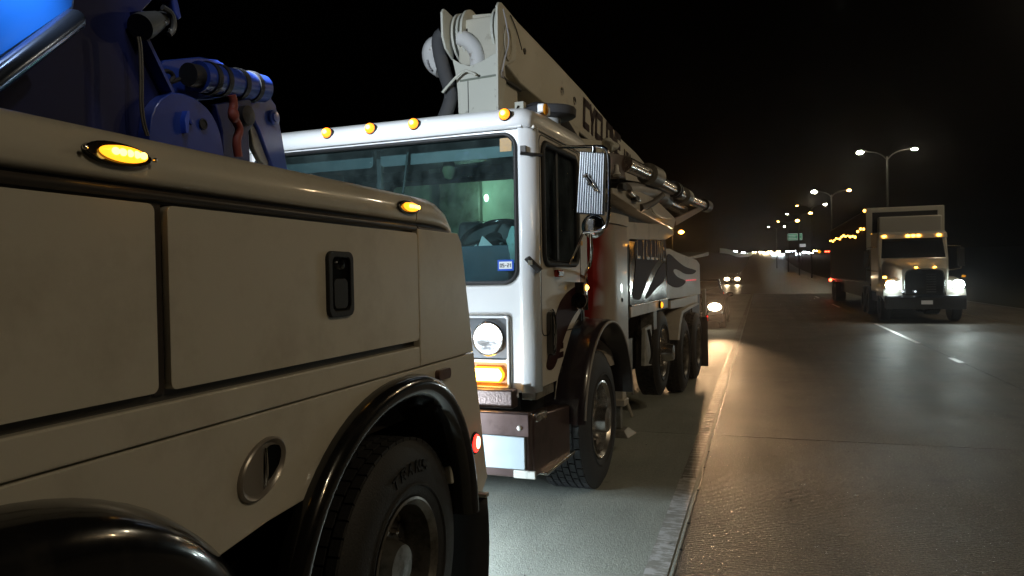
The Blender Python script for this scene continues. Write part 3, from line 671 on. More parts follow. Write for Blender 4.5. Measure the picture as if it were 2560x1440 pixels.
# front: panel with windscreen opening
wsx0, wsx1, wsz0, wsz1 = -.99, 1.06, 1.655, 2.60
outer = [(CL + FR, 1.02), (-.9, 1.00), (.98, 1.00), (1.035, .955), (CR - FR, .955), (CR - FR, 2.645), (CL + FR, 2.645)]
ws = rrect(wsx0, wsz0, wsx1, wsz1, .09, 6)
front = pb(MB().plate(outer, [ws], SY, 0, .05), "cab_front", W_PUMP, bevel=.012, seg=3)
for sx, cx, a0 in ((CR - FR, CR - FR, 0), (CL + FR, CL + FR, 90)):
    ring = []
    for zb in (.955 if a0 == 0 else 1.02, 2.645):
        ring.append([Vector((cx + math.cos(R_(-90 + 90 * k / 8) if a0 == 0 else R_(180 + 90 * k / 8)) * FR, FR + math.sin(R_(-90 + 90 * k / 8) if a0 == 0 else R_(180 + 90 * k / 8)) * FR, zb)) for k in range(9)])
    m2 = MB().loft(ring, False, False); o = pb(m2, "corner_pillar", W_PUMP); s_ = o.modifiers.new("thick", 'SOLIDIFY'); s_.thickness = .03; s_.offset = 0
# gasket and glass
def ringtube(pts, mapf, w, r, n=8):
    P = [Vector(mapf(u, v, w)) for u, v in pts]; P = P + [P[0], P[1]]
    return MB().tube(P, r, n, cap=False)
pb(ringtube(rrect(wsx0, wsz0, wsx1, wsz1, .09, 8), SY, -.004, .014), "windscreen_gasket", BLACKM, front, smooth=60)
pb(MB().plate(rrect(wsx0 + .004, wsz0 + .004, wsx1 - .004, wsz1 - .004, .088, 6), [], SY, .010, .014), "windscreen", WGLASS, front, smooth=0)
pb(MB().box((.955, -.002, 2.49), (1.035, .003, 2.575)), "amber_glow_patch", mat("amber_glow_tint", (.34, .19, .04), .5, mottle=.4, mscale=40), front)  # coloured patch stands in for an amber reflection on the windscreen
# inspection sticker and other stickers on the glass
st = pb(MB().box((.925, -.002, 1.732), (1.035, .004, 1.802)), "inspection_sticker", STKB, front)
pb(MB().box((.936, -.0045, 1.744), (1.024, -.0022, 1.790)), "sticker_face", PAPER, st)
pb(word("05-21", SY, .944, 1.756, .010, .020, .0065, .0038, -.0062, -.0046), "sticker_print", BLACKM, st)
# roof with rounded front edge
def roofring(x, k=1.0):
    pr = [(-.02, 2.628), (-.035, 2.65), (-.03, 2.69), (.00, 2.735), (.07, 2.775), (.3, 2.80), (1.15, 2.80), (1.26, 2.77), (1.28, 2.70), (1.28, 2.63)]
    return [Vector((x, y if y > .1 else y + (1 - k) * .12, 2.628 + (z - 2.628) * k)) for y, z in pr]
rf = MB().loft([roofring(CL + .0, .55), roofring(CL + .02, .8), roofring(CL + .08, .96), roofring(CL + .18), roofring(CR - .18), roofring(CR - .08, .96), roofring(CR - .02, .8), roofring(CR, .55)])
roof = pb(rf, "cab_roof", W_PUMP, smooth=50)
pb(MB().tube([(CL + .05, -.015, 2.638), (CR - .06, -.015, 2.638)], .011, 8), "roof_rain_gutter", W_PUMP, roof, smooth=60)
# roof marker lamps
for x in (-.98, -.33, .02, .355, 1.005):
    b_ = pb(MB().lathe([(0, .042), (.03, .040), (.035, .034)], (x, -.005, 2.712), (0, -1, .15), 20, cap=True), "roof_marker_lamp", BLACKM, smooth=40)
    pb(MB().lathe([(.03, .036), (.045, .034), (.058, .025), (.064, .010), (.065, .001)], (x, -.005, 2.712), (0, -1, .15), 20), "lens", AMBERO, b_)
    pb(MB().lathe([(.055, .019), (.067, .015), (.070, .001)], (x, -.005, 2.712), (0, -1, .15), 16), "bulb", AMBEROC, b_)
pb(MB().box((CR - .06, .28, 2.78), (CR - .01, .42, 2.84)), "cube_marker_body", W_PUMP, bevel=.01)
pb(MB().ball((CR - .005, .30, 2.80), .035, 12, 8, (.5, 1, 1.1)), "cube_marker_lamp", AMBERD)
# right side: door with window
X0 = CR
side_o = [(FR, .975), (.44, .975), (.60, 1.12), (.80, 1.30), (1.05, 1.42), (1.24, 1.46), (1.24, 2.645), (FR, 2.645)]
dw = rrect(.185, 1.775, .955, 2.565, .075, 6)
pb(MB().plate(side_o, [dw], SX, X0, X0 - .04), "cab_side", SIDEW, bevel=.006)
dr = pb(ringtube(dw, SX, X0 + .002, .022), "door_window_gasket", BLACKM, smooth=60)
pb(MB().plate(dw, [], SX, X0 - .012, X0 - .016), "door_glass", SGLASS, smooth=0)
pb(MB().box((X0 - .03, .50, 1.78), (X0 - .006, .545, 2.56)), "window_divider", BLACKM)
pb(MB().plate(rrect(.13, 1.30, 1.05, 2.615, .06), [rrect(.138, 1.308, 1.042, 2.607, .055)], SX, X0 + .0025, X0 - .002), "door_seam", DARKST, smooth=0)
pb(MB().box((X0 - .06, .02, 2.625), (X0 + .012, 1.24, 2.645)), "side_gutter", SIDEW, bevel=.004)
pb(MB().plate([(.02, 1.0), (.075, 1.0), (.09, 1.62), (.06, 1.60)], [], lambda u, v, w: (CR - FR + math.sin(max(0, min(1.57, u / .09 * 1.3))) * (FR + w), FR - math.cos(max(0, min(1.57, u / .09 * 1.3))) * (FR + w), v), .0035, .001), "corner_stripe", REDP, smooth=0)
# door graphics
def decal(pts, x, m, name, sm=1, d=.003, dx=0.0):
    q = [(PL(a, b, x).y, PL(a, b, x).z) for a, b in pts]
    if sm: q = smoothpts(q, sm)
    return pb(MB().plate(q, [], SX, x + .002 + dx, x + .0052 + dx), name, m, smooth=0)
decal([(1362, 925), (1372, 880), (1385, 800), (1400, 750), (1430, 718), (1455, 712), (1455, 760), (1425, 800), (1400, 870), (1385, 925)], CR, MAROON, "door_flame_graphic", 2)
pb(word("", SX, 0, 0, 1, 1, 1, 1, 1, 1), "door_print", MAROON) if False else None
g0 = PL(1385, 905, CR)
for r_ in range(2):
    for k in range(7):
        pb(MB().box((CR + .002, .40 + k * .026, 1.185 - r_ * .06), (CR + .005, .416 + k * .026, 1.225 - r_ * .06)), "door_lettering", MAROON)
hb = pb(MB().plate(rrect(.222, 1.17, .272, 1.46, .024), [rrect(.234, 1.185, .260, 1.445, .012)], SX, X0 + .05, X0 + .002), "grab_handle", BLACKG, bevel=.008)
pb(MB().tube(spath([(X0 + .002, .27, 1.47), (X0 + .05, .265, 1.465), (X0 + .05, .265, 1.2), (X0 + .002, .27, 1.19)]), .009, 8), "grab_rail", CHROME, hb, smooth=60)
rl = pb(MB().box((X0, .40, 1.685), (X0 + .03, .53, 1.735)), "door_marker_lamp", REDD, bevel=.008)
pb(MB().box((X0 + .031, .415, 1.697), (X0 + .034, .515, 1.723)), "marker_lens", REDL if False else REFLB, rl)
yv = pb(MB().box((X0 + .001, 1.06, 1.92), (X0 + .006, 1.10, 1.955)), "yellow_reflector", mat("yellow_reflect", (.75, .42, .03), .3))
# far left side of the cab and rear wall
pb(MB().plate([(FR, 1.02), (1.24, 1.2), (1.24, 2.645), (FR, 2.645)], [], SX, CL, CL + .04), "cab_side", mat("door_trim_bluegrey", (.20, .23, .27), .6))
rw = rrect(-.56, 1.68, .98, 2.50, .07, 5)
pb(MB().plate([(CL + .03, 1.0), (CR - .03, 1.0), (CR - .03, 2.64), (CL + .03, 2.64)], [rw], SY, 1.20, 1.24), "cab_rear_wall", INTER)
pb(ringtube(rw, SY, 1.195, .022), "rear_window_gasket", BLACKM, smooth=60)
pb(MB().plate(rw, [], SY, 1.215, 1.219), "rear_window", SGLASS if False else glass("rear_glass", (.78, .93, .85), film=.03), smooth=0)
pb(MB().box((CL + .03, .05, 1.0), (CR - .045, 1.2, 1.04)), "cab_floor", INTERD)
pb(MB().box((-1.0, 1.62, 1.45), (1.02, 1.66, 2.66)), "body_bulkhead", mat("bulkhead_pale", (.62, .68, .60), .6, mottle=.2, mscale=4))
for pts_ in (((.15, 1.58, 2.10), (.45, 1.57, 2.16), (.75, 1.57, 2.13), (1.0, 1.58, 2.20)), ((.2, 1.58, 2.05), (.5, 1.57, 2.06), (.9, 1.57, 2.02)), ((.62, 1.58, 2.5), (.68, 1.57, 2.3), (.80, 1.57, 2.22))):
    pb(MB().tube(spath(pts_), .014, 8), "bulkhead_hose", mat("hose_green_dark", (.05, .07, .06), .5))
pb(MB().lathe([(0, .11), (.03, .10), (.035, .001)], (.78, 1.62, 2.33), (0, -1, 0), 24), "bulkhead_cover", mat("cover_green_grey", (.25, .30, .27), .5))
wlp = PF(1216, 495, 1.40)
pb(MB().ball(wlp, .022, 12, 8, (1, .6, 1.5)), "engine_bay_lamp", mat("bay_lamp_lit", (1, 1, 1), .3, emit=(.85, 1, .8), strength=5, sample=False))
light("bay_light", 'POINT', wlp + Vector((-.05, -.10, .02)), 4.5, (.86, 1.0, .86), pump, None, .06)
pb(MB().box((-.28, 1.55, 1.5), (.12, 1.615, 2.6)), "bulkhead_box", GREYST, bevel=.01)
# interior: headliner, visor, dash, steering wheel, seats
pb(MB().box((CL + .06, .06, 2.60), (CR - .06, 1.19, 2.62)), "headliner", INTER)
pb(MB().plate(rrect(.0, 2.475, 1.02, 2.60, .03), [], SY, .12, .135), "sun_visor", mat("visor_grey", (.09, .095, .105), .5), bevel=.004)
pb(MB().plate(rrect(-1.0, 2.475, -.06, 2.60, .03), [], SY, .12, .135), "sun_visor", mat("visor_grey"), bevel=.004)
pb(MB().box((-.055, .16, 1.6), (-.02, .19, 2.6)), "centre_pillar", INTERD)
pb(MB().box((-.9, 1.16, 2.53), (1.1, 1.19, 2.60)), "header_rail", INTER, bevel=.01)
pb(MB().box((-.16, 1.145, 2.57), (-.06, 1.158, 2.605)), "caution_label", mat("label_pale", (.65, .72, .5), .5)); pb(MB().box((-.14, 1.145, 2.606), (-.07, 1.158, 2.625)), "caution_label", STKB)
rag = MB().ball((.49, .20, 2.44), .05, 12, 9, (1, .5, 1.5)); [setattr(v, 'x', v.x + .02 * noise.noise(v * 25)) for v in rag.v]; pb(rag, "hanging_rag", mat("olive_cloth", (.10, .11, .06), .9))
pb(MB().tube([(.235, .10, 2.57), (.205, .05, 2.22)], .009, 8), "wiper_stalk", BLACKM)
dash = MB().loft([[Vector((x, y, z)) for y, z in ((.05, 1.05), (.05, 1.60), (.10, 1.66), (.30, 1.70), (.42, 1.64), (.46, 1.50), (.40, 1.05))] for x in (CL + .05, CR - .05)])
pb(dash, "dashboard", mat("dash_slate", (.055, .075, .095), .55, mottle=.35, mscale=6), bevel=.02)
bn = MB().loft([[Vector((x, y, z)) for y, z in ((.30, 1.66), (.26, 1.80), (.30, 1.86), (.42, 1.86), (.46, 1.66))] for x in (.45, 1.05)])
pb(bn, "instrument_binnacle", INTERD, bevel=.02)
swc = Vector((.68, .50, 1.98)); swn = Vector((0, -.55, .83)).normalized(); u_ = Vector((1, 0, 0)); w_ = swn.cross(u_)
pts = [swc + (u_ * math.cos(2 * math.pi * k / 40) + w_ * math.sin(2 * math.pi * k / 40)) * .225 for k in range(42)]
sw = pb(MB().tube(pts, .019, 12, cap=False), "steering_wheel", BLACKG, smooth=60)
pb(MB().tube([swc - swn * .02, swc - swn * .30], .035, 12), "steering_column", INTERD, sw)
pb(MB().lathe([(-.03, .07), (.0, .065), (.015, .04), (.016, .001)], swc, swn, 20), "horn_pad", BLACKM, sw)
for a in (0, 120, 240):
    pb(MB().tube([swc, swc + (u_ * math.cos(R_(a + 90)) + w_ * math.sin(R_(a + 90))) * .24], .012, 8), "spoke", BLACKM, sw)
for cx in (.42, -.7):
    se = pb(MB().loft([[Vector((cx + sx * .26, y, z)) for sx, y, z in ((-1, yy, zz), (-.9, yy + .1, zz), (.9, yy + .1, zz), (1, yy, zz))] for yy, zz in ((.88, 1.3), (.92, 1.7), (.98, 2.04), (1.0, 2.14))]), "seat_back", SEATM, bevel=.04, seg=4)
    pb(MB().box((cx - .26, .50, 1.22), (cx + .26, .98, 1.36)), "seat_cushion", SEATM, bevel=.04, seg=4)
pp = MB().hexa([(.62, .28, 1.80), (.78, .30, 1.72), (.80, .34, 1.86), (.66, .36, 1.98), (.622, .282, 1.802), (.782, .302, 1.722), (.802, .342, 1.862), (.662, .362, 1.982)])
pb(pp, "loose_paper", PAPER)
pb(MB().hexa([(.58, .24, 1.86), (.66, .24, 1.70), (.72, .30, 1.74), (.64, .30, 1.92), (.582, .243, 1.862), (.662, .243, 1.702), (.722, .303, 1.742), (.642, .303, 1.922)]), "loose_paper", PAPER)
pb(MB().box((.58, .10, 1.66), (.86, .16, 1.71)), "red_folder", STKR); pb(MB().box((.70, .092, 1.675), (.76, .099, 1.70)), "folder_label", PAPER)
gl = MB().ball((1.015, .10, 1.90), .085, 16, 12, (.7, .5, 1.5)); [setattr(gl, 'v', [v + noise.noise_vector(v * 18) * .022 for v in gl.v])]; pb(gl, "crumpled_glove", mat("glove_pale_teal", (.40, .58, .55), .7, bump=.5, bscale=30))
pb(MB().box((.50, .09, 1.665), (1.06, .12, 1.90)), "dash_screen", mat("dash_panel_blue", (.06, .10, .14), .4, mottle=.4, mscale=9))
# headlamp panels
for sx, hx in ((1, .855), (-1, -.765)):
    bz = pb(MB().plate(rrect(hx - .155, .975, hx + .145, 1.445, .02), [rrect(hx - .14, 1.165, hx + .13, 1.43, .014), rrect(hx - .14, .992, hx + .13, 1.145, .014)], SY, -.022, .0), "headlamp_bezel", W_PUMP, bevel=.004)
    pb(MB().box((hx - .142, -.006, 1.163), (hx + .132, -.001, 1.432)), "headlamp_plate", mat("bezel_grey", (.20, .21, .23), .35, .5), bz)
    pb(MB().box((hx - .142, -.006, .99), (hx + .132, -.001, 1.147)), "signal_plate", mat("signal_surround", (.42, .22, .08), .4), bz)
    pb(ringtube(rrect(hx - .165, .965, hx + .155, 1.455, .03), SY, -.004, .006), "bezel_groove", GREYST, bz)
    hl = pb(MB().lathe([(0, .112), (.022, .112), (.028, .106), (.028, .098), (.018, .096)], (hx + .005, -.005, 1.297), (0, -1, 0), 36), "headlamp", CHROME, smooth=40)
    pb(MB().lathe([(.004, .097), (-.0, .09), (-.002, .001)], (hx + .005, -.012, 1.297), (0, -1, 0), 32), "reflector", mat("lamp_reflector", (.7, .72, .75), .25, .9, bump=.6, bscale=45), hl)
    pb(MB().plate([(hx + .005 + .088 * math.cos(R_(a)), 1.305 + .088 * math.sin(R_(a))) for a in range(-4, 190, 8)], [], SY, -.026, -.020), "lit_bowl", HEADW, hl)
    pb(MB().lathe([(.02, .097), (.03, .085), (.040, .05), (.043, .001)], (hx + .005, -.005, 1.297), (0, -1, 0), 32), "headlamp_lens", CLEAR, hl, smooth=60)
    sg = pb(MB().plate([(hx - .12, 1.07), (hx - .10, 1.118), (hx + .085, 1.118), (hx + .108, 1.08), (hx + .108, 1.055), (hx + .085, 1.018), (hx - .10, 1.018)], [], SY, -.032, -.006), "signal_lamp", AMBER, bevel=.008, seg=3)
    pb(MB().plate([(hx - .105, 1.07), (hx - .09, 1.108), (hx + .075, 1.108), (hx + .096, 1.08), (hx + .096, 1.055), (hx + .075, 1.028), (hx - .09, 1.028)], [], SY, -.0345, -.031), "signal_core", AMBERS, sg)
light("signal_spill", 'POINT', (.855, -.09, 1.065), 1.6, (1, .5, .08), pump, None, .04)
# bumper
bf = pb(MB().box((-1.12, -.21, .47), (1.20, -.15, .865)), "bumper", BUMPM, bevel=.01)
pb(MB().box((-1.0, -.10, .865), (1.05, .0, .985)), "bumper_step_plate", mat("chequer_plate", (.12, .09, .085), .4, .6, bump=.3, bscale=70), bevel=.012)
pb(MB().hexa([(1.10, -.15, .46), (1.205, -.15, .46), (1.235, .50, .46), (1.10, .50, .46), (1.10, -.15, .84), (1.205, -.15, .84), (1.235, .50, .80), (1.10, .50, .80)]), "bumper_return", BUMPM, bevel=.012)
pb(MB().box((1.19, -.13, .80), (1.225, .05, .845)), "bumper_corner_cap", CHROMED, bevel=.006)
pb(MB().box((1.12, -.05, .455), (1.255, .55, .475)), "bumper_lower_flange", CHROMED, bevel=.004)
pb(MB().ball((1.135, -.212, .775), .017, 14, 8, (1, .6, 1)), "bumper_bolt", mat("bolt_bright", (.75, .72, .68), .3, .3))
pb(MB().box((.83, -.228, .525), (1.175, -.212, .725)), "licence_plate", PLATE, bevel=.006)
pb(MB().box((1.10, -.232, .475), (1.24, -.212, .522)), "plate_bracket", PLATEK, bevel=.004)
pb(MB().tube([(1.04, -.0, .96), (1.05, -.02, .93)], .012, 8), "drip_spout", W_PUMP)
# windscreen wiper motor, small bracket and clip on pillar
pb(MB().box((1.10, -.02, 2.475), (1.135, .0, 2.515)), "mirror_clip", DARKST); pb(MB().tube([(1.10, -.02, 2.47), (1.17, .02, 2.46), (1.19, .12, 2.47)], .012, 8), "mirror_clip_strap", DARKST)
cl_ = pb(MB().hexa([(1.115, -.03, 1.80), (1.145, -.03, 1.815), (1.215, .02, 1.73), (1.185, .02, 1.71), (1.115, -.005, 1.81), (1.145, -.005, 1.825), (1.215, .05, 1.74), (1.185, .05, 1.72)]), "pillar_latch", DARKST, bevel=.005)
pb(MB().box((1.145, -.035, 1.765), (1.175, -.012, 1.795)), "latch_button", CHROME, cl_)
# under the cab: chassis and dark fillers
pb(MB().box((-.9, .05, .55), (.85, 8.4, .95)), "chassis_frame", BLACKM, bevel=.02)
pb(MB().box((-1.0, .12, .72), (1.02, 1.2, 1.0)), "cab_underside", BLACKM)
pb(MB().box((1.05, .06, .90), (1.15, .42, .965)), "step_plate", GREYST, bevel=.006)
# front fender arch
def archring(x, cy, cz, r, a0, a1, n=30): return [Vector((x, cy + math.sin(R_(a0 + (a1 - a0) * k / n)) * r, cz + math.cos(R_(a0 + (a1 - a0) * k / n)) * r)) for k in range(n + 1)]
WY, WZ, WR = 1.34, .545, .545
fd = MB().loft([archring(x, WY, WZ, r, -82, 82) for x, r in ((.80, .80), (1.05, .805), (1.27, .80), (1.315, .79), (1.325, .765), (1.30, .755), (1.0, .76))], False, False)
pb(fd, "front_fender", mat("fender_dark_plum", (.028, .022, .028), .28, coat=.6), smooth=60)
pb(MB().tube(archring(1.322, WY, WZ, .778, -80, 84), .010, 8), "fender_lip", mat("lip_grey", (.35, .33, .32), .4), smooth=60)
pb(MB().tube(archring(1.10, WY, WZ, .808, -70, 40), .006, 6), "fender_seam", GREYST, smooth=60)
wheel(pump, 1.25, WY, WZ, WR, .40, .295, RIMB, deep=.10, hub=.14, rubber=RUBBERF, rows=6, nb=40)
wheel(pump, -1.12, WY, WZ, WR, .40, .295, RIMB, deep=.10, hub=.14, rubber=RUBBERF, rows=6, nb=40, nuts=0, sgn=-1)
# mirror on the door side
MY = .33
br = [PF(a, b, MY) for a, b in ((1492, 366), (1512, 368), (1522, 385), (1523, 480), (1521, 556), (1508, 574), (1480, 579), (1458, 582))]
a_top = PL(1392, 368, CR); a_low = PL(1420, 664, CR); a_low2 = PL(1463, 681, CR)
mir = pb(MB().tube([a_top] + spath(br, 2) , .0115, 10), "mirror_bracket", CHROME, smooth=60)
pb(MB().tube([br[-1], (br[-1] + a_low) / 2 + Vector((.01, -.02, 0)), a_low], .010, 8), "bracket_stay", CHROME, mir, smooth=60)
b2 = [PF(1477, 585, MY), PF(1479, 640, MY + .05), PF(1472, 668, MY + .15), a_low2, PL(1462, 720, CR) + Vector((.02, 0, 0))]
pb(MB().tube(spath(b2), .012, 8), "bracket_stay", CHROME, mir, smooth=60)
mh = [PF(a, b, MY) for a, b in ((1450, 378), (1512, 382), (1508, 538), (1441, 533))]
hw = MB().hexa([mh[3], mh[2], mh[2] + Vector((0, .055, 0)), mh[3] + Vector((0, .055, 0)), mh[0], mh[1], mh[1] + Vector((0, .055, 0)), mh[0] + Vector((0, .055, 0))])
mhd = pb(hw, "mirror_head", mat("mirror_groove_slate", (.05, .065, .09), .4, .3), mir, bevel=.008)
for k in range(11):
    t = (k + .5) / 11; a = mh[3].lerp(mh[2], t); b = mh[0].lerp(mh[1], t); dx = (mh[1] - mh[0]).length / 11 * .33
    vx = Vector((dx, 0, 0)); f_ = Vector((0, -.008, 0)); up = Vector((0, 0, .006))
    rb_ = MB().hexa([a - vx + up, a + vx + up, a + vx * .4 + f_ + up, a - vx * .4 + f_ + up, b - vx - up, b + vx - up, b + vx * .4 + f_ - up, b - vx * .4 + f_ - up])
    pb(rb_, "mirror_rib", ALU, mir, smooth=0)
pb(MB().tube([PF(1484, 366, MY), PF(1484, 380, MY)], .016, 12), "mirror_pivot", CHROME, mir, smooth=40)
c_ = PF(1480, 565, MY - .02)
pb(MB().lathe([(0, .001), (.012, .04), (.02, .065), (.030, .080), (.036, .080)], c_ , (0, 1, 0), 28), "convex_mirror", CHROME, mir, smooth=60)
pb(MB().box(c_ + Vector((-.022, -.02, -.03)), c_ + Vector((.018, .02, .045))), "mirror_clamp", CHROMED, mir, bevel=.004)
# chrome dog ornament on the mirror back: body, head, legs in one skin
dg = MB(); dc = mh[0].lerp(mh[2], .5) + Vector((.0, -.016, .0)); S = .055
def D(x, z, y=0): return dc + Vector((x * S, -.012 + y, z * S))
dg.tube([D(-.35, .55), D(-.05, .15), D(.25, -.3), D(.45, -.62)], .01, 10, radii=[.013, .016, .014, .011])
dg.tube([D(-.35, .55), D(-.48, .85)], .01, 10, radii=[.012, .014]); dg.tube([D(-.48, .85), D(-.85, .78)], .01, 10, radii=[.014, .009])
dg.tube([D(-.55, 1.0), D(-.30, 1.05)], .008, 8); 
for p, q, r in ((D(-.15, .2), D(-.25, -.25), D(-.05, -.35)), (D(.02, .1), D(-.02, -.35), D(.12, -.45)), (D(.4, -.55), D(.5, -.95), D(.66, -1.0)), (D(.45, -.6), D(.72, -.85), D(.80, -1.12))):
    dg.tube([p, q, r], .006, 8, radii=[.009, .006, .005])
o = pb(dg, "dog_ornament", CHROME, mir, smooth=60)
# orange lamp and chrome spotlight at the door's rear edge
p = PL(1463, 719, CR + .06); ol = pb(MB().ball(p, .030, 16, 10, (.8, 1, 1)), "orange_side_lamp", AMBERO)
pb(MB().ball(p + Vector((.012, -.012, 0)), .021, 14, 8), "bulb", AMBEROC, ol)
p2 = PL(1447, 722, CR + .02); pb(MB().box(p2 + Vector((-.02, -.04, -.05)), p2 + Vector((.05, .03, .05))), "side_lamp_bracket", DARKST, bevel=.006)
p3 = PL(1447, 752, CR + .05); pb(MB().lathe([(-.06, .02), (-.05, .05), (.0, .060), (.03, .055), (.035, .001)], p3, (.3, -1, .1), 24), "chrome_side_lamp", CHROME, smooth=50)
p4 = PL(1462, 758, CR + .04); pb(MB().tube([p4 + Vector((0, 0, .06)), p4 + Vector((0, 0, -.05))], .025, 16), "chrome_side_canister", CHROME, smooth=50)
# air intake with mushroom cap
ac = Vector((.90, 1.18, 0))
pb(MB().lathe([(2.78, .085), (2.93, .085), (2.94, .09), (2.945, .085)], ac, (0, 0, 1), 28), "intake_pipe", mat("intake_white", (.6, .6, .58), .4), smooth=40)
pb(MB().lathe([(2.925, .05), (2.93, .19), (2.94, .205), (2.99, .21), (3.005, .20), (3.02, .12), (3.03, .001)], ac, (0, 0, 1), 40), "intake_cap", RUBGREY, smooth=50)
pb(MB().tube(spath([(.93, 1.55, 2.80), (.80, 1.62, 3.0), (.62, 1.72, 3.12), (.52, 1.72, 3.08)]), .10, 18), "intake_hose", RUBGREY, smooth=60)
# ---- folded boom over the cab
BX = .40; BY = 1.38
def bpoly(pts, x0, x1, sm=0, mapx=None):
    q = [(PL(a, b, x0).y, PL(a, b, x0).z) for a, b in pts]
    if sm: q = smoothpts(q, sm)
    return MB().plate(q, [], SX, x0, x1)
beam = pb(bpoly([(1256, 150), (1258, 34), (1288, 47), (1372, 135), (1459, 229), (1500, 280), (1556, 350), (1590, 382), (1618, 416), (1622, 432), (1600, 446), (1530, 400), (1467, 346), (1389, 282), (1300, 208)], BX, -.01), "boom_beam", CREAM, bevel=.012)
pb(bpoly([(1246, 290), (1244, 14), (1248, 5), (1254, 6), (1292, 52), (1290, 150), (1262, 165), (1266, 205), (1252, 290)], BX + .022, BX + .001), "boom_cheek_plate", CREAMW, beam, bevel=.004)
zt = 2.72
fr_ = [(PF(a, b, BY).x, PF(a, b, BY).z) for a, b in ((1130, 146), (1150, 158), (1173, 165), (1205, 152), (1236, 133), (1246, 134), (1248, 282), (1146, 284), (1144, 230), (1138, 180))]
pb(MB().plate(fr_, [], SY, BY, BY + .03), "boom_head_front", CREAMW, beam, bevel=.004)
zc = PF(1246, 180, BY).z
pb(MB().hexa([(-.0, BY + .03, zt), (BX, BY + .03, zt), (BX, BY + .48, zt), (0, BY + .48, zt), (0, BY + .03, zc), (BX, BY + .03, zc), (BX, BY + .40, zc - .03), (0, BY + .40, zc - .03)]), "boom_head_box", CREAM, beam, bevel=.006)
for a, b, w in ((1152, 208, 1246),):
    p = PF(1150, 202, BY); q = PF(1246, 186, BY); pb(MB().hexa([(p.x, BY - .004, p.z - .012), (q.x, BY - .004, q.z - .012), (q.x, BY, q.z - .012), (p.x, BY, p.z - .012), (p.x, BY - .004, p.z + .006), (q.x, BY - .004, q.z + .006), (q.x, BY, q.z + .006), (p.x, BY, p.z + .006)]), "head_weld_strip", mat("green_grey_steel", (.20, .22, .18), .5), beam)
p = PF(1170, 200, BY); q = PF(1170, 282, BY); pb(MB().box((p.x - .003, BY - .0035, q.z), (p.x + .003, BY - .0005, p.z)), "head_seam", DARKST, beam)
# pivot discs
dcz = PF(1150, 100, 1.60)
for x, r, inner in ((-.05, .215, .0), (-.005, .215, .0), (.045, .235, .13), (.32, .215, 0), (.355, .215, 0)):
    pr = [(-.010, .001 if not inner else inner), (-.010, r), (.010, r), (.010, .001 if not inner else inner)]
    if inner: pr.append((-.010, inner))
    pb(MB().lathe(pr, (x, 1.62, dcz.z + .01), (1, 0, 0), 40), "pivot_disc", CREAMW, beam, smooth=30)
pb(MB().lathe([(-.02, .13), (.02, .13), (.02, .15), (-.02, .15)], (.05, 1.62, dcz.z + .01), (1, 0, 0), 32), "pivot_bush", DARKST, beam)
pb(bpoly([(1106, 30), (1110, 22), (1116, 26), (1134, 44), (1134, 150), (1116, 122), (1108, 90)], -.075, -.095), "boom_cheek_plate", CREAMW, beam, bevel=.003)
pb(MB().box((.06, 1.66, dcz.z - .10), (.33, 1.70, dcz.z + .10)), "cross_plate", CREAMW, beam, bevel=.004)
pb(MB().hexa([(.0, 1.62, dcz.z + .14), (.36, 1.62, dcz.z + .14), (.36, 1.72, dcz.z + .14), (.0, 1.72, dcz.z + .14), (.0, 1.62, dcz.z + .215), (.36, 1.62, dcz.z + .19), (.36, 1.72, dcz.z + .19), (.0, 1.72, dcz.z + .215)]), "cross_beam", CREAM, beam, bevel=.004)
rd = PL(1268, 105, BX + .03)
pb(MB().lathe([(0, .11), (.012, .11), (.016, .095), (.016, .085), (.006, .08), (.006, .001)], (BX + .022, rd.y + .02, rd.z), (1, 0, 0), 32, sy=.8, sz=1.4), "pivot_cover", CREAM, beam, smooth=40)
# delivery elbow and foam sleeve
el_ = [PF(a, b, 1.45) for a, b in ((1150, 95), (1168, 100), (1186, 118), (1196, 146), (1192, 185))]
pb(MB().tube(spath(el_), .068, 18), "delivery_elbow", PIPEW, beam, smooth=60)
eb = [PF(a, b, 1.5) for a, b in ((1110, 115), (1088, 112), (1077, 130), (1083, 158), (1105, 172))]
pb(MB().tube(spath(eb), .085, 18), "end_elbow", PIPEW, beam, smooth=60)
pb(MB().tube(spath([PF(a, b, 1.40) for a, b in ((1068, 150), (1072, 168), (1079, 177))]), .008, 8), "end_clamp", PIPEG, beam)
fs_ = [PF(a, b, 1.42) for a, b in ((1108, 84), (1094, 96), (1100, 140), (1114, 190), (1130, 235), (1122, 268), (1108, 300))]
sl = pb(MB().tube(spath(fs_), .060, 16, radii=None), "foam_sleeve", mat("foam_grey", (.075, .075, .08), .85, bump=.3, bscale=60), beam, smooth=60)
bar = [PF(a, b, 1.30) for a, b in ((1106, 231), (1122, 212), (1150, 182), (1164, 176), (1176, 180), (1190, 188))]
pb(MB().tube(spath(bar), .011, 8), "guard_rail", CREAMW, beam, smooth=60)
# cables and fittings on the boom cheek
cb = [PL(a, b, BX + .05) for a, b in ((1258, 22), (1266, 60), (1274, 105), (1262, 145), (1256, 178))]
pb(MB().tube(spath(cb), .006, 6), "control_cable", PIPEG, beam, smooth=60)
cb = [PL(a, b, BX + .03) for a, b in ((1276, 38), (1290, 70), (1296, 92), (1305, 125))]
pb(MB().tube(spath(cb), .005, 6), "control_cable", DARKST, beam, smooth=60)
p = PL(1311, 128, BX); pb(MB().lathe([(0, .03), (.008, .028), (.008, .02), (.003, .001)], (BX, p.y, p.z), (1, 0, 0), 16), "beam_port", DARKST, beam)
for a, b in ((1405, 228), (1436, 252)):
    p = PL(a, b, BX); pb(MB().lathe([(0, .045), (.01, .043), (.01, .03), (.002, .028), (.002, .001)], (BX, p.y, p.z), (1, 0, 0), 16), "beam_port", RIMD, beam)
fz = [PL(a, b, BX + .01) for a, b in ((1252, 186), (1262, 200), (1285, 215), (1300, 225))]
